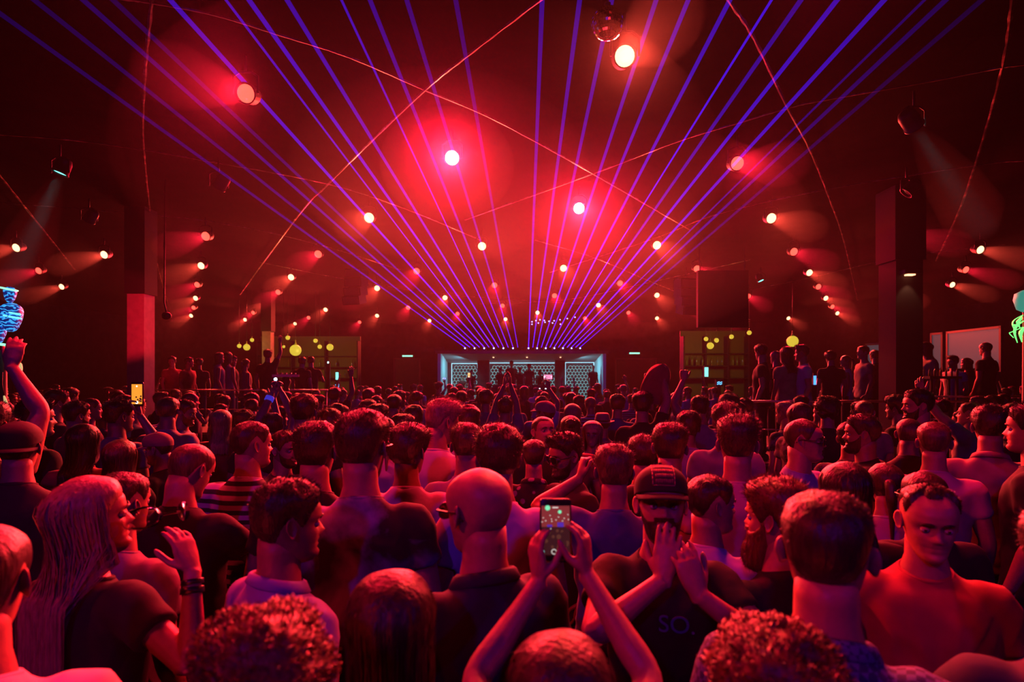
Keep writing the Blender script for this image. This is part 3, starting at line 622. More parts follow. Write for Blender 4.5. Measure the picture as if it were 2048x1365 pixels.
def build_top(pose, seed=0, sleeve=.55, voxel=.016, fit=1., slim=1., fem=False, vneck=0., hem=.80, wrinkle=.006, tank=False, collar=False):
    """t-shirt / shirt: torso and sleeves grown together, then wrinkled"""
    b = MB(); w = .92 if fem else 1.
    b.loft([ring(0, c, max(z, hem), (a*w*slim+.004)*fit if z < 1.4 else a*w*slim+.004, (q+.004)*(fit if z < 1.4 else 1), 32, tilt=-.28*smoothstep((z-1.41)/.05)) for z, a, q, c in TORSO], True)
    for sd, (S, E, W, d, n_, hk) in pose.arms.items():
        if tank: continue
        L = [S+(np.array([0, -.01, 1.34])-S)*.45, S+(E-S)*.02, S+(E-S)*min(sleeve*.55, .5), S+(E-S)*min(sleeve, 1)]
        R = [.070, .074*fit, .067*fit, .066*fit]
        if sleeve > 1: L += [E+(W-E)*.4, E+(W-E)*(sleeve-1)]; R += [.056*fit, .042*fit]
        b.tube(spline(L, 3), np.interp(np.linspace(0, 1, 3*(len(L)-1)+1), np.linspace(0, 1, len(L)), R), 16)
    V, Fc = remesh(b, voxel, 4, .5)
    V = np.array(V); rng = np.random.default_rng(seed); o1, o2 = rng.random(2)*40
    cen = V.copy(); cen[:, 0] *= .2; cen[:, 1] = 0; Nn = V-cen; Nn[:, 2] = 0; Nn /= np.linalg.norm(Nn, axis=1)[:, None]+1e-6
    wr = np.array([mnoise.noise(Vector((p[0]*7+p[2]*5+o1, p[1]*6, p[2]*9-abs(p[0])*11+o2)))+.6*mnoise.noise(Vector((p[0]*17+o2, p[1]*13+p[2]*4, p[2]*15+o1))) for p in V])
    low = np.clip((1.46-V[:, 2])/.1, 0, 1)
    fold = np.array([1-abs(mnoise.noise(Vector((p[0]*5+p[2]*6+o2, p[1]*5, p[2]*4-abs(p[0])*9+o1)))) for p in V])**6
    V = V+Nn*((wr*wrinkle*1.25+(fold-.35)*.007)*low)[:, None]
    o = MB(); o.add(V, Fc)
    t = np.linspace(0, 2*math.pi, 33)[:-1]; tl = -.30
    if not collar:
        ry = .066; loop = np.stack([.075*np.cos(t), -.014+ry*np.sin(t), 1.464+tl*ry*np.sin(t)-vneck*np.maximum(np.sin(t), 0)**3*.6], 1)
        loop = np.concatenate([loop, loop[:1]]); o.tube(loop, None, 8, flat=[(.009, .0045)]*len(loop), cap=False, up=(0, 0, 1))
    else:
        rings = []
        for r0, dz_, in ((.070, -.012), (.072, .012), (.075, .020), (.084, .014), (.096, -.012), (.091, -.016)):
            gap = np.where(np.sin(t) > .93, .018, 0.); rings.append(np.stack([(r0)*np.cos(t), -.014+(r0-.006)*np.sin(t), 1.466+dz_+tl*r0*np.sin(t)-gap], 1))
        o.loft(rings, False)
    return o
def trousers_mesh():
    b = MB()
    for sd in (-1, 1): b.tube([(sd*.085, 0, .93), (sd*.092, .0, .80), (sd*.098, .012, .48), (sd*.10, -.004, .09)], [.085, .088, .072, .062], 12)
    b.loft([ring(0, 0, z, a, q, 20) for z, a, q in ((.78, .160, .108), (.86, .162, .110), (.93, .155, .104), (.96, .150, .10))], True)
    return b
def shoe_mesh():
    b = MB(); b.loft([ring(0, y0, 0, w_, .001, 12)[:, [0, 1, 2]] for y0, w_ in ()] or [np.stack([.045*np.cos(t)*k, .05+np.sin(t)*.13*k, np.full(14, z)], 1) for t in [np.linspace(0, 2*math.pi, 14, endpoint=False)] for k, z in ((1., 0), (1.03, .02), (.95, .05), (.6, .085))])
    return b
TROUSERS = trousers_mesh().mesh('trousers', [CLOTH['denim']]); SHOES = shoe_mesh().mesh('shoe', [SHOE])
def xf(mb, turn, nod, roll, drape=False):
    o = MB()
    if drape and mb.n:                                     # hair below the chin follows the back, not the turned head
        V = np.concatenate(mb.v); A1, A0 = rot_head(V, turn, nod, roll), rot_head(V, turn*.2, nod*.15, roll*.2); f = smoothstep((V[:, 2]+.10)/.17)[:, None]
        Q = A0*(1-f)+A1*f; low = smoothstep((.0-V[:, 2])/.10); Q[:, 1] = np.where((Q[:, 1] > -.150) & (np.abs(Q[:, 0]) < .19) & (V[:, 1] < .03), Q[:, 1]*(1-low)+low*np.minimum(Q[:, 1], -.140-.08*(V[:, 1] < -.07)*np.abs(V[:, 1]+.07)), Q[:, 1])
        o.add(Q, mb.f); o.m = list(mb.m); return o

    if mb.n: o.add(rot_head(np.concatenate(mb.v), turn, nod, roll), mb.f); o.m = list(mb.m)
    return o
def eyes_brows(turn, nod, roll):
    out = []
    for s in (-1, 1):
        e = MB(); c = np.array([s*.0310, .0705, .1205]); e.sphere(c, (.0125, .0115, .0098), 12, 8, 0); e.sphere(c+np.array([0, .0085, 0]), (.0055, .0035, .0055), 10, 6, 1)
        k = MB(); k.sphere(c+np.array([0, .0004, 0]), (.0138, .0128, .0112), 14, 10); Vk = np.concatenate(k.v)
        for lo, hi in ((.1212, 1), (-1, .1165)):           # lids
            keep = [f for f in k.f if len(f) == 4 and all(lo < Vk[i][2] < hi for i in f)]; e.add(Vk, keep, 2)
        w_ = MB(); pth = [(s*x, y, z) for x, y, z in ((.012, .0935, .1405), (.022, .0930, .1430), (.034, .0885, .1430), (.045, .0785, .1375))]
        w_.tube(spline(pth, 3), None, 6, flat=[(.0042*q, .0022*q) for q in (.7, .9, 1., 1.1, 1.1, 1, .9, .8, .7, .4)], up=(0, 0, 1))
        out.append((xf(e, turn, nod, roll), xf(w_, turn, nod, roll)))
    return out
# ---------------------------------------------------------------- head wear
def cap_builder(back=False, patch=False):
    """crown and brim (head coordinates)"""
    zz = np.linspace(0, 1, 14); na = 48; A = np.linspace(-math.pi, math.pi, na, endpoint=False); rings = []; sg = -1 if back else 1
    ca, sa = np.cos(A), np.sin(A); fr = np.clip(ca*sg, 0, 1)
    base = .138+.030*(ca+1)/2
    for t in zz:
        z = base+(.2349-base)*t**.85; w_, f_, b_ = interp(z, HW), interp(z, HF), interp(z, HB); e = 2/2.35; c = -.004
        x = w_*np.sign(sa)*np.abs(sa)**e; y = np.where(ca > 0, c+(f_-c)*np.abs(ca)**e, c+(b_-c)*np.abs(ca)**e)
        n_ = np.stack([x, y+.004, (z-.12)*.9], 1); n_ /= np.linalg.norm(n_, axis=1)[:, None]
        rings.append(np.stack([x, y, z], 1)+n_*(.011+.011*t)+np.stack([0*fr, .010*sg*fr*math.sin(math.pi*t), .014*fr*math.sin(math.pi*min(1, t*1.05))], 1))
    crown = MB(); r0 = rings[0].copy(); r0[:, 2] -= .004; crown.loft([r0*np.array([.985, .985, 1])]+[r0]+rings, True)
    top = rings[-1].mean(0); crown.sphere(top+np.array([0, 0, .002]), (.007, .007, .004), 10, 6)
    br = MB(); n = 17; outer = []; inner = []
    for k in range(n):
        a = math.radians(-72+144*k/(n-1)); W = .087; ix, iy = W*math.sin(a), -.004+sg*.098*math.cos(a); q = max(0., math.cos(a*1.22)); L = .072*q**.6
        drop = -.014*(math.sin(a)**2)-.006; zb = .164 if not back else .140; inner.append((ix, iy, zb+drop*.5)); outer.append((ix*(1.0+.05*q), iy+sg*L, zb-.001+drop-.008*q))
    mid = [tuple((np.array(p)+np.array(q_))/2+np.array([0, 0, .004])) for p, q_ in zip(inner, outer)]
    U = np.array(inner+mid+outer); D = U-np.array([0, 0, .0045]); Fc = []
    for r in range(2):
        for k in range(n-1): q = r*n+k; Fc.append((q, q+1, q+n+1, q+n)); Fc.append((3*n+q, 3*n+q+n, 3*n+q+n+1, 3*n+q+1))
    for k in range(n-1): Fc.append((2*n+k, 2*n+k+1, 5*n+k+1, 5*n+k)); Fc.append((k, 3*n+k, 3*n+k+1, k+1))
    for c_ in (0, n-1):
        for r in range(2): q = r*n+c_; Fc.append((q, q+n, 3*n+q+n, 3*n+q))
    br.add(U, Fc[:]); br.v = [np.concatenate([U, D])]; br.n = 6*n
    return crown, br
def fedora_builder():
    c = MB(); t = np.linspace(0, 2*math.pi, 28, endpoint=False); rings = []
    for k, z, dent in ((.098, .150, 0), (.098, .165, 0), (.094, .20, 0), (.086, .235, 0), (.070, .252, 0), (.03, .246, 0)):
        pinch = 1-.12*(z > .2)*np.clip(np.sin(t), 0, 1)**2; rings.append(np.stack([k*.88*np.cos(t)*pinch, -.004+k*1.08*np.sin(t), z+0*t], 1))
    c.loft(rings, True); br = MB(); rr = []
    for k, dz_ in ((.090, .150), (.12, .148), (.148, .146), (.150, .151), (.12, .153), (.092, .156)):
        rr.append(np.stack([k*.9*np.cos(t), -.004+k*1.06*np.sin(t), dz_+.016*(np.cos(t)**2)*(k-.09)/.06-.008*np.clip(np.sin(t), 0, 1)*(k-.09)/.06], 1))
    br.loft(rr, False); band = MB(); band.loft([np.stack([(.0995)*.88*np.cos(t), -.004+.0995*1.08*np.sin(t), np.full(28, z)], 1) for z in (.154, .176)], False)
    return c, br, band
def glasses_builder(sun=False, w_=1.):
    f = MB(); g = MB()
    for s in (-1, 1):
        a = np.linspace(0, 2*math.pi, 21); r = np.stack([s*.034+.0265*np.sign(np.cos(a))*np.abs(np.cos(a))**.8, np.full(21, .101)-.25*np.abs(s*.034+.026*np.cos(a))**2*8, .1175+.0215*np.sign(np.sin(a))*np.abs(np.sin(a))**.8], 1)
        f.tube(r, .0022 if not sun else .003, 6, cap=False); g.add(np.concatenate([r[:-1], r[:-1]-np.array([0, .0015, 0])]), [tuple(range(20)), tuple(range(20, 40))[::-1]])
        f.tube([(s*.060, .094, .124), (s*.0765, .080, .126), (s*.0815, .03, .127), (s*.0815, -.012, .130), (s*.078, -.035, .112)], .0028, 6)
    f.tube([(-.009, .103, .122), (0, .106, .125), (.009, .103, .122)], .002, 6)
    return f, g
# ---------------------------------------------------------------- assembling one person
PEOPLE = []
def person_root(loc, rz, scale, label, group=None):
    e = empty('person', loc, rz, label, 'person', group); e.scale = (scale,)*3; PEOPLE.append(e); return e
def slot_mat(o, m):
    if o.material_slots: o.material_slots[0].link = 'OBJECT'; o.material_slots[0].material = m
def legs_and_shoes(e, tm):
    o = link('trousers', TROUSERS, e); slot_mat(o, tm)
    for s in (-1, 1): q = link('shoe', SHOES, e); q.location = (s*.10, -.02, 0)
EYED = .118
def head_px(x, ytop, w, dd=None, hw=.168, shift=0.):
    """photo head (centre x, top row, width in px) -> ground point, body scale"""
    d = dd or F*hw/w; top = CAMZ+(HY-ytop)*d/F; return (x-CX)*d/F, d, top
# ---------------------------------------------------------------- individually built people
POSES = {}
HEADS = []      # (x, top row, width px, depth) of every person placed
def hero(px, label, yaw=0, turn=0, nod=0, roll=0, hair='short', hc='brown', skin='fair', top='black', pants='denim', left=None, right=None,
         fem=False, sleeve=.55, vneck=0., tank=False, collar=False, length=.3, bun=False, wavy=0., beard=None, face=None, cap=None, glasses=None, lod=1.,
         voxel=.018, arm_voxel=0., dd=None, hw=.168, seed=None, fit=1., z0=0., group=None, wrinkle=.006, slim=1., scale=None, at=None, eyes=True, lids=True, hem=.80):
    seed = seed if seed is not None else len(PEOPLE)+11
    R = math.radians; tu, no, ro = R(turn), R(nod), R(roll)
    if at is not None: X, d, tp = at
    else:
        X, d, tp = head_px(*px, dd, hw)
        if not dd and z0 == 0:                             # step back or forward along the line of sight rather than into a neighbour
            best = None
            for q in (0, .03, -.03, .06, -.06, .09, -.09, .12, -.12):
                c = head_px(*px, d*(1+q), hw); m = min([math.hypot(c[0]-h[4], c[1]-h[3]) for h in HEADS]+[9.])-.0*abs(q)
                if best is None or m > best[0]+.02: best = (m, c)
                if m > .42: break
            X, d, tp = best[1]
    if cap and hair not in ('long', 'tied'): hair = 'cap_under'
    if at is None: HEADS.append((px[0], px[1], px[2], d, X))
    st = STYLES.get(hair, {}); extra = .8*st.get('top', 0) if hair else 0.
    if cap: extra = .02
    s = scale or (tp-z0)/(1.75+extra)
    yaw = yaw-math.degrees(math.atan2(X, d))
    e = person_root((X, d, z0), R(yaw), s, label, group); e['px'] = 0; del e['px']
    pose = Pose(left, right, .92 if fem else slim); POSES[e.name] = pose
    bm = build_body(pose, seed, tu, no, ro, hero=lod >= .8, voxel=arm_voxel, fem=fem)
    bo = bm.obj('body', SKIN[skin], e)
    if hair:
        hb = xf(hair_builder(hair, seed, lod, length, bun, wavy), tu, no, ro, hair == 'long'); hb.obj('hair', HAIR[hc], e)
    if beard:
        xf(beard_builder(seed, lod, beard[0], beard[1]), tu, no, ro).obj('beard', HAIR[beard[2] if len(beard) > 2 else hc], e)
    build_top(pose, seed, sleeve, voxel, fit, slim, fem, vneck, tank=tank, collar=collar, wrinkle=wrinkle, hem=hem).obj('shirt', CLOTH[top], e)
    legs_and_shoes(e, CLOTH[pants])
    if eyes:
        for ev, bw in eyes_brows(tu, no, ro):
            ev.obj('eye', [EYEW, IRIS, SKIN[skin]], bo); bw.obj('eyebrow', HAIR[hc if hc not in ('grey', 'blond') else 'light'], bo)
    if cap:
        kind, cm = cap
        if kind == 'fedora':
            c, br, bd = fedora_builder(); h = xf(c, tu, no, ro).obj('hat', cm, e); xf(br, tu, no, ro).obj('brim', cm, h); xf(bd, tu, no, ro).obj('hat_band', BLACK, h)
        else:
            c, br = cap_builder(kind == 'back'); h = xf(c, tu, no, ro).obj('cap', cm, e); xf(br, tu, no, ro).obj('brim', cm, h)
    if glasses:
        f, g = glasses_builder(glasses == 'sun'); fo = xf(f, tu, no, ro).obj('glasses', FRAME, e)
        xf(g, tu, no, ro).obj('lenses', LENSG if glasses == 'sun' else mat('clear_lens', (.02, .02, .02), .05, spec=.8), fo)
    return e
# ---------------------------------------------------------------- the people one can tell apart
def A_(x, y, z, **k): return dict(wrist=(x, y, z), **k)
PATCHM = mat('cap_patch', (.55, .22, .2), .8); CAPB = cloth('cap_black', (.02, .018, .02)); CAPP = cloth('cap_pink', (.45, .16, .18)); STRAW = cloth('straw', (.5, .36, .24))
hero((-54, 1050, 176), 'man in a white t-shirt cut off by the left edge, only ear and shoulder showing', yaw=-20, hair='buzz', hc='brown', top='white', voxel=.011, dd=1.05)
BLONDE = hero((180, 952, 165), 'woman with very long straight blond hair drinking from a glass', yaw=-52, turn=-36, nod=6, hair='long', hc='blond', fem=True, top='black', sleeve=.5, lod=3., length=.52, hw=.24, voxel=.012, arm_voxel=.0045,
     right=A_(.342, .035, 1.502, pole=(1, 0, -.35), dir=(-.34, -.06, .94), palm=(-.95, .1, -.3), hand=dict(curl=.33, thumb=.55, side=-1)))
hero((37, 843, 74), 'man with a dark cap worn backwards and a dark tank top at the left edge', yaw=-18, hair='short', hc='black', top='charcoal', tank=True, cap=('back', CAPB), hw=.178)
hero((68, 797, 58), 'tall dark-haired man in profile, face lit red, just behind the backwards cap', yaw=-62, turn=-20, hair='quiff', hc='black', top='black', hw=.20)
hero((113, 780, 38), 'smiling dark-haired man in profile left of the striped shirt, near the left edge', yaw=-72, hair='short', hc='black', hw=.19, top='charcoal')
hero((152, 803, 44), 'man with swept-back dark hair and stubble looking right, in the left crowd', yaw=-64, hair='fringe', hc='black', hw=.20, beard=(.005, 0), top='red')
hero((180, 797, 36), 'long-nosed man in profile close behind the man with swept-back hair', yaw=-85, hair='crop', hc='brown', hw=.20, top='black')
hero((236, 799, 48), 'man with a red-rimmed dark quiff turned right in the left crowd', yaw=-40, turn=-22, hair='quiff', hc='black', hw=.19, top='tan', skin='tan', left=A_(-.45, .12, 1.30, pole=(-.2, -.3, -1)))
hero((269, 793, 34), 'man with short fair hair looking right, beside the dark quiff', yaw=-52, hair='crop', hc='light', hw=.18, top='tan')
hero((336, 795, 38), 'man with cropped light hair in a pink t-shirt left of the raised phone', yaw=-18, hair='crop', hc='light', top='pink')
hero((366, 799, 36), 'bearded man in a pale tank top beside the pink t-shirt', yaw=-115, nod=-10, hair='short', hc='brown', hw=.18, beard=(.010, 0), top='white', tank=True)
hero((165, 848, 56), 'woman with long dark hair and a dark top in the left crowd', hair='long', hc='black', fem=True, yaw=-22, hw=.20, top='red', length=.34)
hero((238, 880, 62), 'woman with long wavy brown hair seen from behind at the left', hair='long', hc='light', fem=True, yaw=-30, hw=.20, top='black', length=.36, wavy=.012)
hero((284, 857, 56), 'person in a black wide-brimmed hat in the left crowd', hair='short', hc='black', yaw=25, nod=-10, cap=('fedora', CAPB), hw=.25, top='black')
hero((322, 864, 60), 'person in a pink baseball cap raising a lit phone above the left crowd', hair='short', hc='brown', yaw=60, nod=-8, cap=('front', CAPP), hw=.2, top='black', left=None,
     right=A_(.20, .34, 1.98, pole=(.8, -.2, -.6), dir=(0, .1, 1), palm=(-.6, .8, 0), hand=dict(curl=.7, thumb=.7)))
hero((366, 884, 84), 'heavy man with a shaved head looking down, in a black t-shirt', hair='buzz', hc='light', yaw=-42, turn=-8, nod=-24, hw=.18, top='black', voxel=.014, arm_voxel=.006, slim=1.06,
     right=A_(.27, .33, 1.36, pole=(.5, -.2, -1), dir=(0, .2, 1), palm=(-1, .2, 0), hand=dict(curl=1.1, thumb=.2)))
hero((498, 843, 74), 'man in a navy and white striped t-shirt turning right', hair='crop', hc='brown', yaw=-30, turn=-35, top='stripe', hw=.185, voxel=.014)
hero((442, 820, 38), 'woman with blond hair seen from behind, below the lit phone', hair='long', hc='blond', fem=True, hw=.19, yaw=-8, top='red')
hero((240, 945, 92), 'man with short cropped dark hair behind the long blond hair', hair='crop', hc='brown', yaw=-48, hw=.185, top='grey', voxel=.014)
hero((566, 958, 145), 'dark-haired man in profile with an open-collared lilac shirt', hair='short', hc='black', skin='tan', yaw=-62, turn=-14, nod=-3, hw=.208, top='lilac', collar=True, sleeve=1.7, voxel=.011, vneck=.05)
hero((722, 820, 106), 'tall man in glasses and a dark cloud-print t-shirt, seen from behind', hair='short', hc='brown', yaw=-6, turn=-16, hw=.176, top='tiedye', glasses='clear', beard=(.008, 0), voxel=.012)
hero((630, 843, 84), 'man with neat dark hair in a black t-shirt behind the lilac shirt', hair='short', hc='black', yaw=-8, turn=-12, hw=.174, top='black', voxel=.014)
hero((567, 862, 56), 'man with a stubbly face turned back towards us, in a black t-shirt', hair='short', hc='brown', yaw=-142, hw=.18, top='black', beard=(.004, 0), turn=8)
hero((814, 847, 84), 'man with thick black hair in a white t-shirt, seen from behind', hair='thick', hc='black', yaw=-8, turn=-20, hw=.185, top='white', voxel=.013)
hero((876, 797, 60), 'tall man with a blond quiff in a white t-shirt looking down to the right', hair='quiff', hc='blond', yaw=-28, turn=-28, nod=-12, hw=.185, top='white')
hero((932, 846, 58), 'man with short brown hair in a lilac t-shirt ahead of the blond quiff', hair='short', hc='brown', hw=.175, top='lilac', yaw=3)
hero((996, 850, 97), 'man with dense rounded brown hair in a white t-shirt behind the bald man', hair='thick', hc='brown', yaw=3, hw=.195, top='white', voxel=.013)
hero((965, 937, 118), 'bald man wearing glasses and a dark collared shirt', hair=None, yaw=26, turn=12, hw=.156, top='navy', collar=True, glasses='clear', voxel=.012, nod=-4)
hero((1068, 880, 52), 'man with dark cropped hair in a floral shirt', hair='crop', hc='black', hw=.165, top='floral', yaw=-5, collar=True)
hero((1137, 864, 66), 'bearded man in sunglasses facing left towards the camera', hair='quiff', hc='black', skin='tan', yaw=122, nod=-8, hw=.19, top='black', beard=(.012, 0), glasses='sun')
hero((1228, 888, 80), 'man with light brown hair in a blue-grey t-shirt raising his left thumb', hair='short', hc='light', yaw=4, hw=.174, top='blue', voxel=.013, arm_voxel=.006,
     left=A_(-.15, .16, 1.58, pole=(-.8, -.3, -1), dir=(.15, .1, 1), palm=(1, .2, 0), hand=dict(curl=1.3, thumb=0.)))
CAPMAN = hero((1322, 932, 112), 'bearded man in a baseball cap facing us with both hands over his mouth', hair='short', hc='black', skin='fair', yaw=183, turn=3, nod=10, hw=.180, top='black', cap=('front', CAPB), beard=(.010, 0), vneck=.07, voxel=.011, arm_voxel=.0045,
     right=A_(.005, .205, 1.462, pole=(1, .15, -.75), dir=(-.16, -.28, 1), palm=(-.1, -1, -.2), hand=dict(curl=.12, spread=.08, thumb=.25)),
     left=A_(-.095, .225, 1.432, pole=(-1, .15, -.75), dir=(.34, -.20, 1), palm=(.35, -1, 0), hand=dict(curl=.35, spread=.2, thumb=.3)))
hero((1415, 950, 96), 'man with cropped dark hair in a white t-shirt turned away beside the cap', hair='crop', hc='black', yaw=-18, turn=-42, hw=.182, top='white', voxel=.013)
hero((1475, 830, 75), 'tall man with an upswept brown crop in a pink t-shirt, back to us', hair='quiff', hc='brown', hw=.172, top='pink', voxel=.014)
hero((1603, 838, 68), 'man with a shaved head and glasses in a lilac t-shirt, looking right', hair='buzz', hc='brown', yaw=-118, turn=26, hw=.19, top='lilac', glasses='clear', voxel=.014)
hero((1727, 828, 62), 'bearded dark-haired man in profile facing left, in black', hair='short', hc='black', skin='tan', yaw=96, hw=.2, beard=(.012, 0), top='black')
hero((1286, 870, 62), 'man with short brown hair in black ahead of the cap', hair='short', hc='brown', hw=.174, yaw=4, top='black')
hero((1340, 845, 70), 'man with dark wavy hair in a black t-shirt, back to us near the centre', hair='short', hc='black', hw=.176, yaw=-4, top='black')
hero((1378, 823, 48), 'person with thick black hair in a pale lilac top left of the tall pink t-shirt', hair='thick', hc='black', hw=.19, top='lilac', fem=True)
hero((1818, 838, 46), 'man with a shaved fair head in an olive tank top', hair='buzz', hc='light', hw=.165, top='olive', tank=True, left=A_(-.32, .25, 1.38, pole=(-.5, -.2, -1)))
hero((1868, 845, 57), 'man with cropped light brown hair in a pink t-shirt at the right', hair='crop', hc='light', hw=.168, top='pink', yaw=4)
hero((1980, 811, 62), 'tall man with a high dark fade in a tan collared shirt at the right', hair='short', hc='black', hw=.172, yaw=6, top='tan', collar=True, voxel=.014)
hero((2068, 806, 74), 'man in profile cut off by the right edge, in black', hair='short', hc='black', yaw=82, hw=.205, top='black')
hero((1940, 805, 42), 'man in a tan t-shirt with one arm stretched up, at the right', hair='crop', hc='brown', yaw=72, hw=.2, top='tan', nod=8, left=A_(-.22, .38, 1.92, pole=(-.5, 0, -1), dir=(0, .2, 1), palm=(1, 0, 0)))
hero((1560, 955, 125), 'man with bushy hair and a long beard turned left, in black', hair='thick', hc='ginger', yaw=44, turn=24, hw=.205, top='black', beard=(.026, .05, 'ginger'), voxel=.012)
BUZZ = hero((1653, 984, 190), 'man with cropped hair in a blue checked shirt, large in front at the right', hair='crop', hc='brown', yaw=-4, turn=2, hw=.178, dd=1.13, top='check', collar=True, voxel=.010, sleeve=1.7)
hero((1853, 965, 112), 'smiling man with receding hair in a red t-shirt facing us', hair='receding', hc='brown', yaw=192, turn=4, nod=-7, hw=.17, top='red', voxel=.011)
hero((1692, 925, 102), 'woman with long straight dark hair seen from behind at the right', hair='long', hc='black', fem=True, hw=.20, yaw=12, top='black', length=.32)
hero((1772, 928, 64), 'woman with dark hair tied back and bare neck beside the straight dark hair', hair='tied', hc='brown', fem=True, hw=.165, yaw=8, top='pink')
hero((1850, 944, 92), 'man with a close-cropped balding head just behind the red t-shirt', hair='buzz', hc='brown', hw=.168, yaw=30, top='black', glasses='clear')
hero((520, 1238, 345), 'person with springy red-lit curls at the bottom edge, left of centre', hair='curly', hc='ginger', hw=.262, dd=.84, top='black', voxel=.013, seed=5)
hero((782, 1145, 165), 'short woman with long straight dark brown hair, back to us', hair='long', hc='brown', fem=True, hw=.21, top='black', length=.42, voxel=.014, dd=1.15)
PHONEW = hero((1122, 1272, 240), 'woman at the bottom edge holding a phone up in both hands', hair='long', hc='brown', fem=True, dd=.95, yaw=4.9, top='black', length=.3, voxel=.013, arm_voxel=.0042,
     left=A_(-.022, .395, 1.725, pole=(-1, -.1, -.55), dir=(-.13, .08, 1), palm=(.85, .45, 0), hand=dict(spread=.1, thumb=.9, curls=[.42, .5, .55, .6]), l2=.27, l1=.29),
     right=A_(.098, .395, 1.745, pole=(1, -.1, -.55), dir=(-.02, .08, 1), palm=(-.85, .45, 0), hand=dict(spread=.1, thumb=.9, curls=[.5, .55, .6, .65]), l2=.27, l1=.29))
hero((1556, 1262, 280), 'person with springy red-lit curls and a gingham shirt at the bottom right', hair='curly', hc='ginger', hw=.25, dd=.85, top='plaid', voxel=.013, seed=9)
hero((2165, 1010, 160), 'person in a dark top with a bare arm at the right bottom corner', hair='short', hc='brown', hw=.17, yaw=25, top='navy', sleeve=.28, voxel=.014, dd=1.1)
hero((-30, 800, 70), 'person at the left edge stretching a bare arm straight up', hair='short', hc='black', dd=2.9, top='black', tank=True, yaw=-20, right=A_(.08, .06, 1.93, pole=(1, .1, -.2), palm=(0, 1, 0), dir=(.1, .1, 1)), arm_voxel=.006)
hero((607, 788, 50), 'tall dark-haired man in black rising above the crowd left of centre', hair='short', hc='black', hw=.172, top='black', turn=-20)
hero((545, 826, 42), 'man clasping both raised hands above his head, with a blue wristband', hair='crop', hc='light', hw=.172, top='grey', arm_voxel=.008,
     left=A_(-.005, .16, 1.92, pole=(-1, -.2, 0), dir=(.35, .1, 1), palm=(1, 0, 0), hand=dict(curl=.9)), right=A_(.075, .16, 1.92, pole=(1, -.2, 0), dir=(-.35, .1, 1), palm=(-1, 0, 0), hand=dict(curl=.9)))
hero((516, 832, 40), 'person pointing a small blue light up above the left crowd', hair='short', hc='black', hw=.172, top='charcoal', right=A_(.14, .2, 1.93, pole=(1, -.2, -.3), dir=(.1, .1, 1), palm=(0, 1, 0), hand=dict(curl=.3, point=True)), arm_voxel=.008)
hero((659, 818, 54), 'man with rounded red-lit hair behind the glasses', hair='thick', hc='brown', hw=.19, top='navy')
hero((1205, 826, 50), 'man wearing a pale straw hat in the middle of the crowd', hair='short', hc='brown', hw=.26, cap=('fedora', STRAW), top='grey', yaw=10)
hero((1185, 842, 46), 'blond woman facing us in the middle of the crowd', hair='long', hc='blond', fem=True, hw=.2, yaw=172, top='pink')
hero((1141, 832, 40), 'woman with brown hair in a bun on top of her head', hair='tied', bun=True, hc='brown', fem=True, hw=.165, top='red')
hero((1088, 834, 44), 'man with a shaved head looking up to the right, face towards us', hair='buzz', hc='brown', hw=.17, yaw=-155, nod=14, top='black')
hero((1092, 802, 38), 'person in a pale cap turned left, in the middle of the crowd', hair='short', hc='brown', hw=.19, yaw=58, cap=('front', STRAW), top='charcoal')
hero((1145, 808, 40), 'woman with pink-lit blond hair from behind, in the middle', hair='long', hc='blond', fem=True, hw=.2, top='pink')
hero((1284, 784, 36), 'person waving a red shirt held up in the right hand', hair='thick', hc='black', hw=.18, top='black', right=A_(.20, .15, 1.93, pole=(1, -.2, -.4), dir=(-.1, .1, 1), hand=dict(curl=1.2)))
hero((1400, 792, 34), 'person with a raised fist right of the stage', hair='short', hc='brown', hw=.172, top='grey', left=A_(-.16, .12, 1.92, pole=(-1, -.2, -.3), dir=(.05, .1, 1), hand=dict(curl=1.4)))
hero((1330, 796, 32), 'person with a raised left fist in front of the dark doorway', hair='crop', hc='black', hw=.172, top='black', left=A_(-.18, .12, 1.92, pole=(-1, -.2, -.3), hand=dict(curl=1.4), dir=(0, .1, 1)))
hero((1010, 796, 30), 'person clapping raised hands in front of the stage', hair='short', hc='brown', hw=.172, top='grey', left=A_(.0, .2, 1.93, pole=(-1, -.2, 0), dir=(0, .1, 1), palm=(1, 0, 0)), right=A_(.06, .2, 1.93, pole=(1, -.2, 0), dir=(0, .1, 1), palm=(-1, 0, 0)))
hero((1458, 788, 40), 'person with thick rounded hair right of the raised fist', hair='afro', hc='brown', hw=.22, top='black')
hero((1452, 806, 52), 'person with a smooth dark helmet of hair at the right of centre', hair='thick', hc='black', hw=.19, top='grey')
hero((1700, 845, 50), 'person in a dark printed shirt behind the bearded profile', hair='short', hc='black', hw=.175, top='camo', yaw=-10)
hero((1600, 806, 44), 'woman with shoulder-length fair hair right of the shaved head', hair='long', hc='light', fem=True, hw=.2, yaw=-40, top='camo', length=.16)
hero((1655, 795, 48), 'person with thick dark curls in black, right of the fair hair', hair='curly', hc='black', hw=.22, top='black')
hero((1795, 790, 44), 'person with a round dark afro facing left', hair='afro', hc='black', hw=.24, yaw=70, top='black', skin='dark')
hero((1838, 778, 46), 'dark-haired man with stubble and a dark tank top facing left', hair='short', hc='black', hw=.19, yaw=110, top='black', beard=(.006, 0))
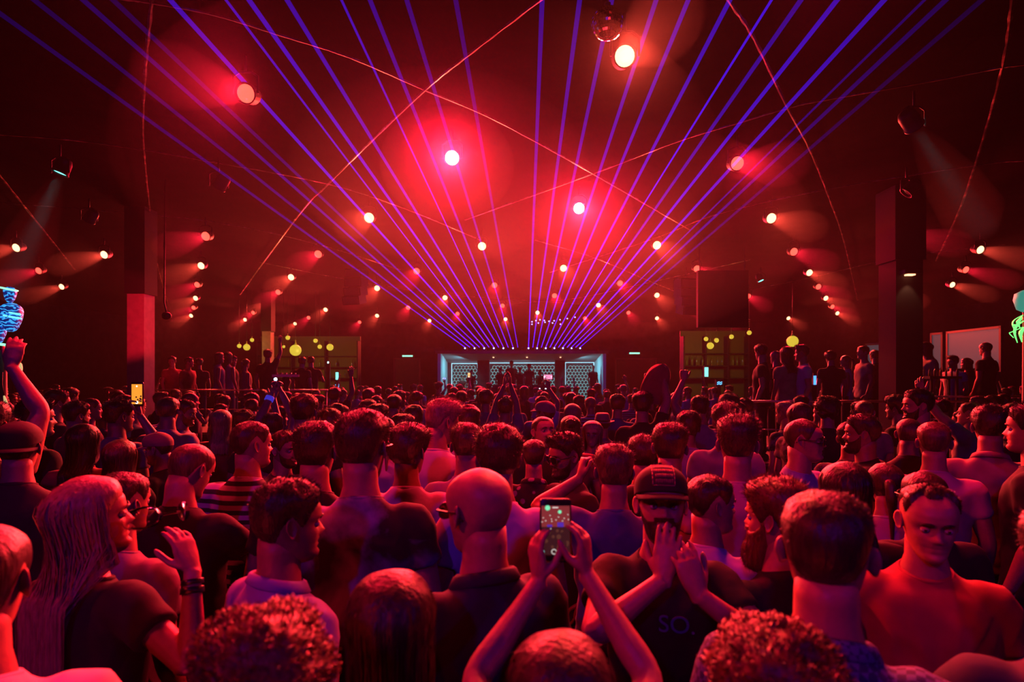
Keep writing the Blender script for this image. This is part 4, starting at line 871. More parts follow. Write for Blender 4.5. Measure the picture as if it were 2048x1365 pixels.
# ---------------------------------------------------------------- DJ booth and stage
XL, XR, YF, YB_ = -2.72, 3.47, 21.7, 24.0
boothm = ramp_mat('booth_dark_panel', 'NOISE', 5., [(.3, (.03, .02, .025)), (.8, (.06, .04, .05))], rough=.7)
palem = mat('pale_booth_wall', (.55, .62, .66), .7)
ICE = emit_mat('ice_blue_strip', (.32, .78, 1.), 1.3); ICE2 = emit_mat('lattice_glow', (.22, .75, .82), .55)
st = empty('dj_booth', (.375, YF, 0), 0, 'dark DJ booth with ice-blue walls and honeycomb light panels', 'stage'); oX = Vector((.375, YF, 0))
def part(name, m, parent, *boxes, smooth=False, off=oX):
    b = MB()
    for lo, hi in boxes: b.box(tuple(Vector(lo)-off), tuple(Vector(hi)-off))
    return b.obj(name, m, parent, smooth)
part('stage_floor', boothm, st, ((XL-.15, 20.3, 0), (XR+.15, YB_+.2, 1.0)))
part('roof', boothm, st, ((XL-.2, YF, 2.98), (XR+.2, YB_+.2, 3.012)))
part('roof_fascia', boothm, st, ((XL-.2, YF-.06, 2.90), (XR+.2, YF, 3.012)))
b = MB(); V = [Vector(p)-oX for p in ((XL, YF, 2.95), (XR, YF, 2.95), (XR, YB_, 2.62), (XL, YB_, 2.62), (XL, YF, 2.98), (XR, YF, 2.98), (XR, YB_, 2.98), (XL, YB_, 2.98))]
b.add(V, [(3,2,1,0),(4,5,6,7),(0,1,5,4),(1,2,6,5),(2,3,7,6),(3,0,4,7)]); b.obj('soffit', mat('soffit_paint', (.30, .27, .30), .7), st, smooth=False)
part('side_wall', palem, st, ((XL-.12, YF, 1.0), (XL, YB_, 2.98))); part('side_wall', palem, st, ((XR, YF, 1.0), (XR+.12, YB_, 2.98)))
part('rear_wall', boothm, st, ((XL-.12, YB_, 1.0), (XR+.12, YB_+.15, 2.98)))
for x0, x1 in ((955, 979), (1110, 1130)): part('pillar', boothm, st, ((P(x0, 0, 23.6).x, 23.5, 1.0), (P(x1, 0, 23.6).x, 23.75, 2.75)))
def honeycomb(x0, x1, zt, zb, label, bright):
    pn = empty('honeycomb_panel', (0, 0, 0)); pn.parent = st; pn['label'] = label
    d = YB_-.03; X0, X1 = P(x0, 0, d).x, P(x1, 0, d).x
    def q(lo, hi, nm, m): b = MB(); b.box(tuple(Vector(lo)-oX), tuple(Vector(hi)-oX)); return b.obj(nm, m, pn, smooth=False)
    for lo, hi in bright: q((P(lo[0], 0, d).x, d-.05, P(0, lo[1], d).z), (P(hi[0], 0, d).x, d, P(0, hi[1], d).z), 'light_strip', ICE)
    r = .083; b = MB(); w_ = r*math.sqrt(3); rows = int((zt-zb)/(1.5*r))+1; t = .0105
    edges = set()
    for i in range(rows):
        for j in range(int((X1-X0)/w_)+2):
            cx_, cz = X0+.02+w_*(j+.5*(i % 2)), zt-r*1.2-1.5*r*i
            if cx_-w_/2 < X0 or cx_+w_/2 > X1 or cz-r < zb: continue
            pts = [(round(cx_+r*math.sin(k*math.pi/3), 4), round(cz+r*math.cos(k*math.pi/3), 4)) for k in range(6)]
            for k in range(6): edges.add(tuple(sorted((pts[k], pts[(k+1) % 6]))))
    done = []
    for a, c in edges:
        mid = ((a[0]+c[0])/2, (a[1]+c[1])/2)
        if any(abs(mid[0]-m_[0])+abs(mid[1]-m_[1]) < .01 for m_ in done): continue
        done.append(mid); b.tube([Vector((a[0], d-.02, a[1]))-oX, Vector((c[0], d-.02, c[1]))-oX], t, 4)
    o = b.obj('honeycomb_tubes', ICE2, pn); o['kind'] = 'stuff'  # lattice glows by itself in place of light from the strips
ZT, ZB = P(0, 731, YB_).z, 1.05
fr = lambda x0, x1, y0, y1, s=1.3: [((x0, y0+s), (x1, y0)), ((x0, y1), (x0+s, y0)), ((x1-s, y1), (x1, y0))]
honeycomb(905, 955, ZT, ZB, 'left honeycomb light panel', [((903, 728.5), (956, 727)), ((954.5, 737), (956, 727)), ((903, 770), (904.2, 727))])
honeycomb(981, 1109, ZT, ZB, 'centre honeycomb light panel', fr(978, 1111, 726, 772))
honeycomb(1133, 1186, ZT, ZB, 'right honeycomb light panel', fr(1130, 1188, 725, 770))
for x in (987, 1054, 1121):
    b = MB(); p = P(x, 716, 22.6); b.lathe([(.035, 0), (.03, -.02), (.001, -.02)], 10, Matrix.Translation(p-oX+Vector((0, 0, .02)))); b.obj('downlight', emit_mat('downlight_warm', (1, .55, .3), 3), st)
for sx, tx in ((XL+.9, XL), (XR-.9, XR)):
    l = light('AREA', 'booth_light', (sx, 22.6, 2.55), (tx, 22.9, 1.8), 15, CYAN, .5); l.parent = st; l.matrix_parent_inverse = Matrix.Translation(-oX)
l = light('AREA', 'booth_light', (.4, 23.2, 2.6), (.4, 23.9, 1.3), 8, CYAN, .8); l.parent = st; l.matrix_parent_inverse = Matrix.Translation(-oX)
dk = empty('dj_desk', (.3, 21.9, 1.0), 0, 'black DJ desk with mixer and glowing buttons in the booth', 'dj desk')
b = MB(); b.box((-1.25, -.35, 0), (1.25, .35, .62)); b.obj('desk_body', BLACK, dk, smooth=False)
for k, x in enumerate((-.75, 0, .75)):
    b = MB(); b.box((x-.3, -.25, .62), (x+.3, .25, .70)); u = b.obj('mixer_deck', canm, dk, smooth=False)
    b = MB(); b.lathe([(.13, .70), (.13, .712), (.02, .716)], 18, Matrix.Translation((x, 0, 0))); b.obj('jog_wheel', mat('jog_wheel', (.1, .1, .1), .3, .8), u)
for x in (.62, .72, .95, 1.03):
    b = MB(); b.box((x, -.36, .55), (x+.05, -.35, .585)); b.obj('button_light', emit_mat('button_white', (.8, .9, 1), 3), dk, smooth=False)
# partition walls beside the booth, exit signs
struct('wall_stage_left', (-9.5, 24.3, 0), (XL-.2, 24.5, 3.3), WALLM); struct('wall_stage_right', (XR+.2, 24.3, 0), (9.5, 24.5, 3.3), WALLM)
for x0, x1, n_ in ((790, 838, 1), (1232, 1310, 2)):
    o = struct(f'door_{n_}', (P(x0, 0, 24.25).x, 24.22, 0), (P(x1, 0, 24.25).x, 24.29, 2.75), mat('door_paint', (.025, .018, .02), .5))
    b = MB(); a, c = P(x0-3, 0, 24.25).x, P(x1+3, 0, 24.25).x
    for lo, hi in (((a, 24.2, 0), (a+.07, 24.3, 2.82)), ((c-.07, 24.2, 0), (c, 24.3, 2.82)), ((a, 24.2, 2.75), (c, 24.3, 2.82))): b.box(lo, hi)
    b.obj('door_frame', mat('door_frame_red', (.2, .08, .07), .5), o, smooth=False)
for x, y, side in ((815, 712.5, 'left'), (1269, 707, 'right')):
    p = P(x, y, 24.165); e = empty('exit_sign', p, 0, f'small lit green exit sign over the door {side} of the stage', 'exit sign')
    b = MB(); b.box((-.28, .0, -.05), (.28, .14, .05)); b.obj('sign_housing', canm, e, smooth=False)
    b = MB(); b.box((-.22, -.012, -.032), (.22, 0, .032)); b.obj('sign_face', emit_mat('exit_green', (.25, .95, .6), 1.6), e, smooth=False)
# ---------------------------------------------------------------- columns
redpost = ramp_mat('plastered_column', 'NOISE', 9., [(.3, (.30, .20, .19)), (.8, (.40, .27, .25))], rough=.8)
def column(name, x0, x1, d, ytop, n_, m, label=None):
    a, c = P(x0, 0, d).x, P(x1, 0, d).x; w_ = c-a
    o = empty(name, ((a+c)/2, d, 0)); o['kind'] = 'structure'; zt = P(0, ytop, d).z
    for nm, lo, hi, mm in (('shaft', (-w_/2, 0, 0), (w_/2, w_, zt), m), ('shade_sleeve', (-w_/2-.03, -.03, zt), (w_/2+.03, w_+.03, CEIL), BLACK)):  # black sleeve stands in for the shade on the upper shaft
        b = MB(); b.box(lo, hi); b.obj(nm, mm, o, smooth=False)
    return o
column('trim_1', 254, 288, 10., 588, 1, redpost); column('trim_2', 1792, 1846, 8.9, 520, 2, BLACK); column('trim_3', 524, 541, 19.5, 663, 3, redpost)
COLSPOT = light('SPOT', 'column_spot', P(330, 632, 8.6), P(270, 632, 10), 230, REDL, .03, angle=48, blend=.5)
light('SPOT', 'column_spot', P(560, 650, 18.5), P(532, 690, 19.5), 30, REDL, .06, angle=70, blend=.5)
def fixture(p, label):
    e = empty('column_lamp', p, 0, label, 'spotlight'); o = link('lamp_can', CAN, e); A = (P(270, 632, 10)-p).normalized(); o.rotation_euler = A.to_track_quat('-Z', 'Y').to_euler(); o.scale = (.6,)*3; o.location = -A*.06; b = MB(); b.tube([tuple(-A*.12), (0, -.02, .2), (0, 0, CEIL-p.z)], .012, 6); b.obj('hanging_rod', canm, e)
fixture(P(330, 632, 8.6), 'small black spotlight aimed at the red-lit column'); 
p = P(1818, 552, 8.86); e = empty('wall_light', p, 0, 'warm glowing wall light high on the dark right column', 'wall light')
b = MB(); b.box((-.13, -.10, .02), (.13, .04, .08)); b.obj('light_housing', canm, e, smooth=False); b = MB(); b.box((-.06, -.06, .0), (.06, .02, .02)); b.obj('light_glass', emit_mat('amber_glass', (1, .35, .16), 4), e, smooth=False)
l = light('SPOT', 'wall_glow', p+Vector((0, -.08, -.02)), p+Vector((0, .1, -1)), 6, (1, .4, .2), .02, angle=70); l.parent = e; l.matrix_parent_inverse = Matrix.Translation(-p)
# ---------------------------------------------------------------- hanging loudspeakers, black screen box
def array(px, py, d, label, rz):
    p = P(px, py, d); e = empty('line_array_speaker', p, rz, label, 'loudspeaker', 'loudspeakers hung beside the stage')
    for k in range(4):
        b = MB(); M = Matrix.Translation((0, -.05*k*k*.3, -.24*k)) @ Matrix.Rotation(math.radians(5*k), 4, 'X'); b.box((-.26, -.16, -.23), (.26, .2, 0), 0, M); c = b.obj('speaker_cabinet', canm, e, smooth=False)
        b = MB(); b.box((-.23, -.175, -.21), (.23, -.16, -.02), 0, M); b.obj('grille', mat('grille_violet', (.10, .09, .12), .5, .4), c, smooth=False)
    b = MB(); b.tube([(0, 0, 0), (0, 0, CEIL-p.z)], .015, 6); b.box((-.28, -.1, 0), (.28, .1, .04)); b.obj('hanging_bracket', canm, e, smooth=False)
array(712, 540, 15.5, 'dark loudspeaker stack hanging left of the laser fan', -.3); array(1372, 560, 15.5, 'violet-lit loudspeaker stack hanging right of the laser fan', .3)
p0, p1 = P(1396, 541, 13.), P(1497, 655, 13.); e = empty('hanging_screen', ((p0.x+p1.x)/2, 13., p1.z), 0, 'large black box screen hanging at the right of the lasers', 'screen')
b = MB(); b.box((p0.x-e.location.x, 0, 0), (p1.x-e.location.x, .12, p0.z-p1.z)); b.obj('screen_panel', BLACK, e, smooth=False)
for x in (p0.x+.06, p1.x-.06):
    b = MB(); b.tube([(x-e.location.x, .06, p0.z-p1.z), (x-e.location.x, .06, CEIL-p1.z)], .012, 6); b.obj('hanging_rod', canm, e)
# ---------------------------------------------------------------- pendant globes over the bars
YEL = emit_mat('yellow_globe', (.72, .55, .045), .95)
GLB = [(591, 701, 11.2, 'left bar'), (660, 695, 6.7, 'left bar'), (639.5, 694, 4.2, 'left bar'), (631, 682, 4.2, 'left bar'), (575.5, 676, 4.3, 'left bar'), (493.5, 695, 6.5, 'left bar'), (478.5, 692.5, 4.1, 'left bar'), (504, 680.5, 3.8, 'left bar'), (567.5, 694, 2.8, 'left bar'),
       (1585, 683, 11, 'right bar'), (1420.5, 692, 6.7, 'right bar'), (1412, 678.5, 4.3, 'right bar'), (1433, 681, 4.5, 'right bar'), (1463, 674, 4.4, 'right bar'), (1498.5, 666, 4.5, 'right bar')]
for s_ in ('left bar', 'right bar'):
    L_ = sorted([g for g in GLB if g[3] == s_])
    for k, (x, y, r, _) in enumerate(L_):
        d = 19.6 if s_ == 'left bar' else 17.; p = P(x, y, d); R_ = r*d/F
        e = empty('pendant_globe', p, 0, f'{"large" if r > 10 else "mid-sized" if r > 6 else "small"} yellow globe pendant, {ORD[k]} from the left over the {s_}', 'pendant lamp', 'yellow globe pendants over the '+s_)
        b = MB(); b.sphere((0, 0, 0), R_, 24, 16); b.obj('globe', YEL, e); b = MB(); b.lathe([(R_*.32, R_*.93), (R_*.12, R_*1.35), (.012, R_*1.8), (.008, R_*1.9)], 12); b.obj('lamp_cap', mat('brass_yellow', (.4, .3, .06), .5), e)
        b = MB(); b.tube([(0, 0, R_*1.8), (0, 0, CEIL-p.z)], .006, 5); b.obj('cord', canm, e)
light('POINT', 'bar_glow', P(600, 705, 19.)+Vector((0, .3, 0)), (0, 0, 0), 22, (1, .72, .12), .2); light('POINT', 'bar_glow', P(1440, 690, 17.3), (0, 0, 0), 18, (1, .72, .12), .2); light('POINT', 'bar_glow', P(480, 690, 19.), (0, 0, 0), 14, (1, .72, .12), .2)
# ---------------------------------------------------------------- bars
glassm = mat('bottle_glass', (.35, .30, .06), .1, spec=.8)
def bottle_mesh():
    b = MB(); b.lathe([(.001, 0), (.036, 0), (.038, .02), (.038, .17), (.030, .205), (.014, .235), (.013, .29), (.016, .292), (.016, .30), (.002, .30)], 12); return b.mesh('bottle', [glassm])
BOT = bottle_mesh()
def bar(x0, x1, d, zc, name, side):
    a, c = P(x0, 0, d).x, P(x1, 0, d).x; e = empty('bar_counter', ((a+c)/2, d, 0), 0, f'dark bar counter under the yellow globes, {side} of the stage', 'bar counter'); h = (c-a)/2
    b = MB(); b.box((-h, 0, 0), (h, .6, 1.08)); b.obj('counter_body', boothm, e, smooth=False); b = MB(); b.box((-h-.05, -.06, 1.08), (h+.05, .66, 1.13)); b.obj('counter_top', mat('counter_top', (.12, .07, .05), .3), e, smooth=False)
    e = empty('bar_shelf', ((a+c)/2, d+1.7, 0), 0, f'back bar shelf with bottles behind the {side} counter', 'shelf')
    b = MB(); b.box((-h, .35, 0), (h, .42, zc+1.1)); b.obj('back_panel', mat('olive_back_panel', (.30, .24, .09), .6), e, smooth=False)
    for k in range(3):
        b = MB(); b.box((-h+.05, .0, zc-.55+k*.42), (h-.05, .35, zc-.52+k*.42)); b.obj('shelf_board', boothm, e, smooth=False)
    for x in (-h, -h/3, h/3, h-.05): b = MB(); b.box((x, .0, 0), (x+.05, .36, zc+.9)); b.obj('upright', boothm, e, smooth=False)
    return (a+c)/2, h, d+1.7
for x0, x1, d, side in ((470, 690, 20.2, 'left'), (1400, 1545, 17.6, 'right')):
    cx_, h, dy = bar(x0, x1, d, 2.5, 'bar', side); n_ = 12
    for k in range(n_):
        o = link('bottle', BOT); o.location = (cx_-h*.85+2*h*.85*k/(n_-1)+random.uniform(-.03, .03), dy+.15, 2.5-.52+.42*(1 if side == 'right' else (k % 2)*1.)+.003); s_ = random.uniform(.85, 1.2); o.scale = (s_,)*3
        tag(o, f'amber glass bottle on the back bar shelf {side} of the stage, {ORD[k]} from the left', 'bottle', f'bottles on the {side} back bar')
# small cyan screens at the bars
def screen(x0, y0, x1, y1, d, label, col, s, bars=0):
    a, c = P(x0, y1, d), P(x1, y0, d); e = empty('lit_screen', ((a.x+c.x)/2, d, a.z), 0, label, 'screen'); w_, h = (c.x-a.x)/2, c.z-a.z
    b = MB(); b.box((-w_*1.15, .0, -.05), (w_*1.15, .1, h+.05)); b.box((-.05, .02, -a.z), (.05, .08, 0)); b.obj('screen_case', canm, e, smooth=False)
    if not bars: b = MB(); b.box((-w_, -.01, 0), (w_, 0, h)); b.obj('screen_face', emit_mat('screen_'+label[:8], col, s), e, smooth=False)
    else:
        for k in range(bars):
            z = h*(k+.15)/bars; b = MB(); b.tube([(-w_*.8, -.01, z), (-w_*.2, -.01, z+h*.5/bars), (w_*.2, -.01, z), (w_*.8, -.01, z+h*.5/bars)], .012, 5); b.obj('light_line', emit_mat('screen_line', col, s), e)
screen(671.5-.0, 745, 677, 760, 18.9, 'narrow cyan screen at the left bar', (.2, .85, .75), 1.6); screen(670, 768, 679, 778, 18.8, 'small screen with blue zigzag lines at the left bar', (.1, .5, 1.), 2.2, 3)
screen(1409, 735, 1416.5, 754, 16.9, 'upright cyan screen at the right bar', (.22, .8, .7), 1.4); screen(1433, 763, 1445, 770, 16.8, 'small screen with blue zigzag lines at the right bar', (.1, .5, 1.), 2.2, 2); screen(1627, 752, 1632, 770, 10.4, 'thin blue glowing strip behind the right platform', (.06, .3, 1.), 2.)
screen(655.0, 724, 657.5, 727, 18.5, 'tiny turquoise spark of light at the left bar', (.3, 1., .8), 9.)
# ---------------------------------------------------------------- raised platforms with rails
def platform(x0, x1, y0, y1, z, name, label):
    e = empty('platform', ((x0+x1)/2, y0, 0), 0, label, 'platform'); o_ = Vector(((x0+x1)/2, y0, 0))
    part('deck', boothm, e, ((x0, y0, 0), (x1, y1, z)), off=o_); part('deck_edge', mat('edge_trim', (.35, .2, .2), .4, .5), e, ((x0, y0-.02, z-.05), (x1, y0, z)), off=o_)
    r = empty('railing', ((x0+x1)/2, y0-.03, 0), 0, label.replace('raised dark platform with a metal rail', 'thin metal railing along the raised platform').replace('raised dark platform in', 'thin metal railing of the platform in'), 'railing')
    b = MB(); b.tube([(x0-o_.x, -.01, z+.92), (x1-o_.x, -.01, z+.92)], .018, 8); b.obj('top_rail', mat('rail_metal', (.5, .4, .4), .3, .9), r); b = MB(); b.tube([(x0-o_.x, -.01, z+.5), (x1-o_.x, -.01, z+.5)], .01, 6); b.obj('middle_rail', mat('rail_metal'), r)
    for k in range(4): x = x0+.03+(x1-x0-.06)*k/3-o_.x; b = MB(); b.tube([(x, -.01, 0), (x, -.01, z+.92)], .015, 6); b.obj('post', mat('rail_metal'), r)
PLAT = [(-8.8, -4.0, 12.4, 15.4, .80), (3.3, 6.9, 8.5, 12.4, .72), (7.6, 11.0, 10.6, 13.6, .72)]
platform(*PLAT[0], 'p', 'raised dark platform with a metal rail at the left'); platform(*PLAT[1], 'p', 'raised dark platform with a metal rail at the right'); platform(*PLAT[2], 'p', 'raised dark platform in front of the grey screens')
def gauze(x0, y0, d0, x1, y1, d1, yb, label):
    a, c = P(x0, y0, d0), P(x1, y1, d1); zb = P(x0, yb, d0).z; e = empty('gauze_screen', (a.x, a.y, zb), 0, label, 'screen', 'grey gauze screens at the right')
    o_ = Vector((a.x, a.y, zb)); n_ = Vector((c.y-a.y, -(c.x-a.x), 0)).normalized()*.03
    def slab(nm, A, B_, z0, z1, m): 
        b = MB(); q = [Vector((A.x, A.y, z0)), Vector((B_.x, B_.y, z0)), Vector((B_.x, B_.y, z1)), Vector((A.x, A.y, z1))]; b.add([v-o_-n_ for v in q]+[v-o_+n_ for v in q], [(0,1,2,3),(7,6,5,4),(0,4,5,1),(1,5,6,2),(2,6,7,3),(3,7,4,0)]); b.obj(nm, m, e, smooth=False)
    slab('screen_cloth', a, c, zb, (a.z+c.z)/2, emit_mat('glowing_gauze', (.60, .62, .75), .060))  # cloth glows faintly in place of light falling on it
    frm = mat('screen_frame', (.25, .12, .12), .5); u = (c-a); u.z = 0; u = u.normalized()*.06
    n_ = n_*1.4
    slab('screen_frame', a-u, a, zb-.1, (a.z+c.z)/2+.05, frm); slab('screen_frame', c, c+u, zb-.1, (a.z+c.z)/2+.05, frm); slab('screen_frame', a-u, c+u, (a.z+c.z)/2, (a.z+c.z)/2+.06, frm); slab('support_post', a+u, a+u*2, 0, zb, frm)
gauze(1898, 668, 15.6, 2001, 657, 13.9, 738, 'wide dim grey gauze screen at the far right'); gauze(1866, 671, 16.2, 1884, 669, 15.9, 738, 'narrow dim grey gauze screen beside the wide one'); gauze(1736, 692, 17., 1776, 689, 16.4, 736, 'dim grey gauze screen left of the dark column')
# ---------------------------------------------------------------- glowing figures at the edges
def totem_mat():
    m = mat('totem_blue', (.02, .05, .2), .4); n, l, b = nodes(m); tc = n.new('ShaderNodeTexCoord'); w_ = n.new('ShaderNodeTexWave'); r = n.new('ShaderNodeValToRGB'); w_.bands_direction = 'Z'
    w_.inputs['Scale'].default_value = 9.; w_.inputs['Distortion'].default_value = 7.; w_.inputs['Detail'].default_value = 1.5; w_.inputs['Detail Scale'].default_value = 2.5; l.new(tc.outputs['Object'], w_.inputs['Vector']); l.new(w_.outputs[1], r.inputs[0])
    e = r.color_ramp.elements; e[0].color = (.0, .012, .12, 1); e[0].position = .3; e[1].color = (.05, .5, 1., 1); e[1].position = .9; k = e.new(.6); k.color = (.0, .10, .7, 1)
    l.new(r.outputs[0], b.inputs['Emission Color']); b.inputs['Emission Strength'].default_value = .9; return m
def totem():
    e = empty('light_totem', (P(4, 700, 5.2).x, 5.2, 0), 0, 'blue and green glowing skull-faced totem cut off by the left edge', 'sculpture'); o_ = Vector(e.location)
    BLU = totem_mat(); CY = emit_mat('totem_cyan', (.15, .8, 1.), 1.5); GR = emit_mat('totem_green', (.3, 1., .55), 1.5); dark = mat('totem_resin', (.02, .05, .12), .4)
    b = MB(); b.tube([(0, 0, 0), (0, 0, 2.25)], [.05, .035], 10); b.obj('pole', canm, e)
    X, Y, Z, A = head_grid(40, 48); V = np.stack([X, Y, Z], -1); k = 1.12
    skull = V.copy(); 
    for s in (-1, 1): skull[..., 1] -= .02*np.exp(-((X-s*.031)/.018)**2-((Z-.118)/.016)**2)*(Y > .02)
    skull[..., 1] -= .022*np.exp(-(X/.012)**2-((Z-.092)/.012)**2)*(Y > .02)
    Fc = [(i*48+j, i*48+(j+1) % 48, (i+1)*48+(j+1) % 48, (i+1)*48+j) for i in range(39) for j in range(48)]
    for nm, x, y, sc, m in (('skull_face', 22, 664, k, BLU), ('skull_face', -8, 690, 1., BLU), ('small_face', 20, 606, .62, BLU)):
        p = P(x, y, 5.15)-o_; R_ = np.array(Matrix.Rotation(math.radians(-150), 3, 'Z')); b = MB(); b.add((skull.reshape(-1, 3)*sc) @ R_.T+np.array(p), Fc); b.obj(nm, m, e)
    for x, y, rx, ry, m in ((14, 578, .085, .05, GR), (24, 626, .07, .03, CY), (24, 634, .075, .03, CY), (8, 690, .05, .05, GR)):
        p = P(x, y, 5.1)-o_; t = np.linspace(0, 2*math.pi, 25); b = MB(); b.tube(np.stack([p.x+rx*np.cos(t), p.y+ry*np.sin(t), p.z-.2*rx*np.cos(t)], 1), .008, 6, cap=False); b.obj('light_ring', m, e)
    for pts in ([(27, 718), (37, 728), (41, 742), (36, 750)], [(8, 792), (14, 815), (20, 838), (21, 850)]):
        W = spline([P(x, y, 5.) for x, y in pts], 5)-np.array(o_); b = MB(); b.tube(W, np.interp(np.linspace(0, 1, len(W)), [0, .4, 1], [.006, .022, .004]), 8); b.obj('light_streamer', emit_mat('streamer', (.75, .6, .25), .8), e)
    for a_, c_ in (((18, 700), (27, 718)), ((5, 745), (8, 792))):
        q = P(*a_, 5.1)-o_; r = P(*c_, 5.0)-o_; b = MB(); b.tube([q, (q+r)/2+Vector((-.01, 0, 0)), r], .004, 5); b.obj('streamer_cord', canm, e)
totem()
def torch():
    p = P(2052, 640, 5.4); e = empty('glowing_torch', (p.x, p.y, 0), 0, 'green glowing feathered lamp cut off by the right edge', 'sculpture'); o_ = Vector(e.location); GR = emit_mat('torch_green', (.15, 1., .18), 1.6)
    b = MB(); b.tube([(0, 0, 0), (0, 0, 2.7)], [.04, .025], 8); b.obj('pole', canm, e)
    z = P(0, 600, 5.4).z; b = MB(); b.lathe([(.02, z-.12), (.07, z-.09), (.095, z), (.085, z+.06), (.03, z+.09), (.002, z+.095)], 18); b.obj('bowl', emit_mat('torch_teal', (.08, .55, .42), .45), e)
    for k in range(14):
        a = 2*math.pi*k/14; z0 = P(0, 632+12*(k % 3), 5.4).z; z1 = P(0, 685-10*(k % 4), 5.4).z; r = .10+.02*(k % 2)
        pts = spline([(0, 0, z0+.02), (r*.8*math.cos(a), r*.8*math.sin(a), z0-.03), (r*math.cos(a), r*math.sin(a), (z0+z1)/2), (r*.75*math.cos(a), r*.75*math.sin(a), z1)], 4)
        b = MB(); b.tube(pts, None, 6, flat=[(.004, .004+.016*math.sin(math.pi*min(1, .1+i/len(pts)))) for i in range(len(pts))], up=(math.cos(a), math.sin(a), 0)); b.obj('feather', GR, e)
torch()
# ---------------------------------------------------------------- tray stand and bottle table
p = P(572, 752, 9.3); e = empty('tray_stand', (p.x, p.y, 0), .3, 'dark tray of small red-lit glasses on a tall stand left of centre', 'tray'); b = MB(); b.box((-.19, -.11, p.z-.015), (.19, .11, p.z)); b.box((-.2, -.12, p.z-.02), (.2, -.11, p.z+.02)); b.box((-.2, .11, p.z-.02), (.2, .12, p.z+.02)); b.obj('tray_top', mat('tray_metal', (.25, .2, .2), .35, .8), e, smooth=False)
b = MB(); b.lathe([(.2, 0), (.2, .02), (.03, .05), (.025, p.z-.35), (.07, p.z-.3), (.04, p.z-.2), (.08, p.z-.1), (.05, p.z-.02)], 16); b.obj('stand', canm, e)
for k in range(10):
    b = MB(); b.lathe([(.012, p.z), (.016, p.z+.045), (.014, p.z+.045), (.010, p.z+.006), (.001, p.z+.006)], 10, Matrix.Translation((-.14+.07*(k % 5), -.05+.1*(k//5), 0))); b.obj('small_glass', mat('red_glass', (.5, .12, .12), .1, spec=.9), e)
p0 = P(1880, 753, 10.8); e = empty('high_table', (p0.x, p0.y, .72), 0, 'high dark table crowded with gold bottles before the gauze screens', 'table'); h = p0.z-.72
b = MB(); b.box((-.30, -.15, h-.05), (.30, .15, h)); b.obj('table_top', boothm, e, smooth=False)
for x in (-.26, .22):
    for y in (-.12, .08): b = MB(); b.box((x, y, 0), (x+.04, y+.04, h-.05)); b.obj('leg', canm, e, smooth=False)
for k in range(12):
    o = link('bottle', BOT); s_ = .45+.12*random.random(); o.scale = (s_,)*3; o.location = (p0.x-.26+.104*(k % 6)+.01*random.random(), p0.y-.08+.14*(k//6), p0.z+.001); tag(o, f'small gold bottle on the high table, {ORD[k % 6]} from the left in the {"front" if k < 6 else "back"} row', 'bottle', 'bottles on the high table')
# ---------------------------------------------------------------- stage crew, people on the platforms, the dense crowd
def variants():
    out = []; up = lambda sx: A_(sx*.2, .14, 1.93, pole=(sx, -.2, -.3), dir=(0, .1, 1), palm=(0, 1, 0), hand=dict(curl=.3))
    ph = A_(.12, .26, 1.86, pole=(1, -.2, -.4), dir=(-.1, .1, 1), palm=(-.5, .9, 0), hand=dict(curl=.7))
    drink = A_(.14, .30, 1.30, pole=(.6, -.3, -1), dir=(-.2, .5, .8), palm=(-1, 0, 0), hand=dict(curl=.9))
    spec = [('short', 0, 0, None, None, 0), ('crop', 18, 0, None, drink, 0), ('quiff', -22, 0, None, None, 0), ('thick', 8, -6, None, None, 0), ('buzz', -10, 0, None, None, 0), ('fringe', 30, 0, None, None, 0),
            ('long', 10, 0, None, None, 1), ('long', -35, 0, None, drink, 1), ('tied', 20, 0, None, None, 1), ('short', -45, -5, None, None, 0), ('crop', 5, 6, up(-1), None, 0), ('short', 0, 8, None, up(1), 0),
            ('short', 0, 4, None, ph, 0), ('curly', -8, 0, None, None, 0), ('afro', 0, 0, None, None, 0), (None, 12, 0, None, None, 0), ('thin', -18, 0, None, None, 0), ('long', 0, 8, up(-1), up(1), 1)]
    for k, (hs, tu, no, l_, r_, fem) in enumerate(spec):
        pose = Pose(l_, r_, .92 if fem else 1.); tu_, no_ = math.radians(tu), math.radians(no)
        body = build_body(pose, k, tu_, no_, 0, fem=bool(fem), lowres=False).mesh('body', [SKIN['fair']])
        hair = xf(hair_builder(hs, 60+k, .5, .28), tu_, no_, 0, hs == 'long').mesh('hair', [HAIR['black']]) if hs else None
        topm = build_top(pose, k, .55, .026, 1., 1., bool(fem), tank=fem and k % 2 == 0).mesh('shirt', [CLOTH['black']])
        out.append((hs, body, hair, topm, fem, pose, l_ is not None or (r_ is not None and r_ is not drink), r_ is ph))
    return out
VARS = variants()
HNAME = {'short': 'short', 'crop': 'cropped', 'quiff': 'swept-up', 'thick': 'thick', 'buzz': 'shaved', 'fringe': 'fringed', 'long': 'long', 'tied': 'tied-back', 'curly': 'curly', 'afro': 'afro', None: 'no', 'thin': 'thinning'}
def clone(v, loc, yaw, height, hc, topc, skin, label, group, pants='denim'):
    hs, body, hair, topm, fem, pose, up, ph = VARS[v]
    e = person_root(loc, yaw, height/(1.75+.8*STYLES.get(hs, {}).get('top', 0)), label, group)
    o = link('body', body, e); slot_mat(o, SKIN[skin])
    if hair: o = link('hair', hair, e); slot_mat(o, HAIR[hc])
    o = link('shirt', topm, e); slot_mat(o, CLOTH[topc]); legs_and_shoes(e, CLOTH[pants]); POSES[e.name] = pose
    return e
def at_px(x, ytop, d, v, yaw, hc, topc, label, group, z0, skin='fair', pants='denim'):
    p = P(x, ytop, d); HEADS.append((x, ytop, F*.17/d, d, p.x)); return clone(v, (p.x, d, z0), math.radians(yaw), p.z-z0, hc, topc, skin, label, group, pants)
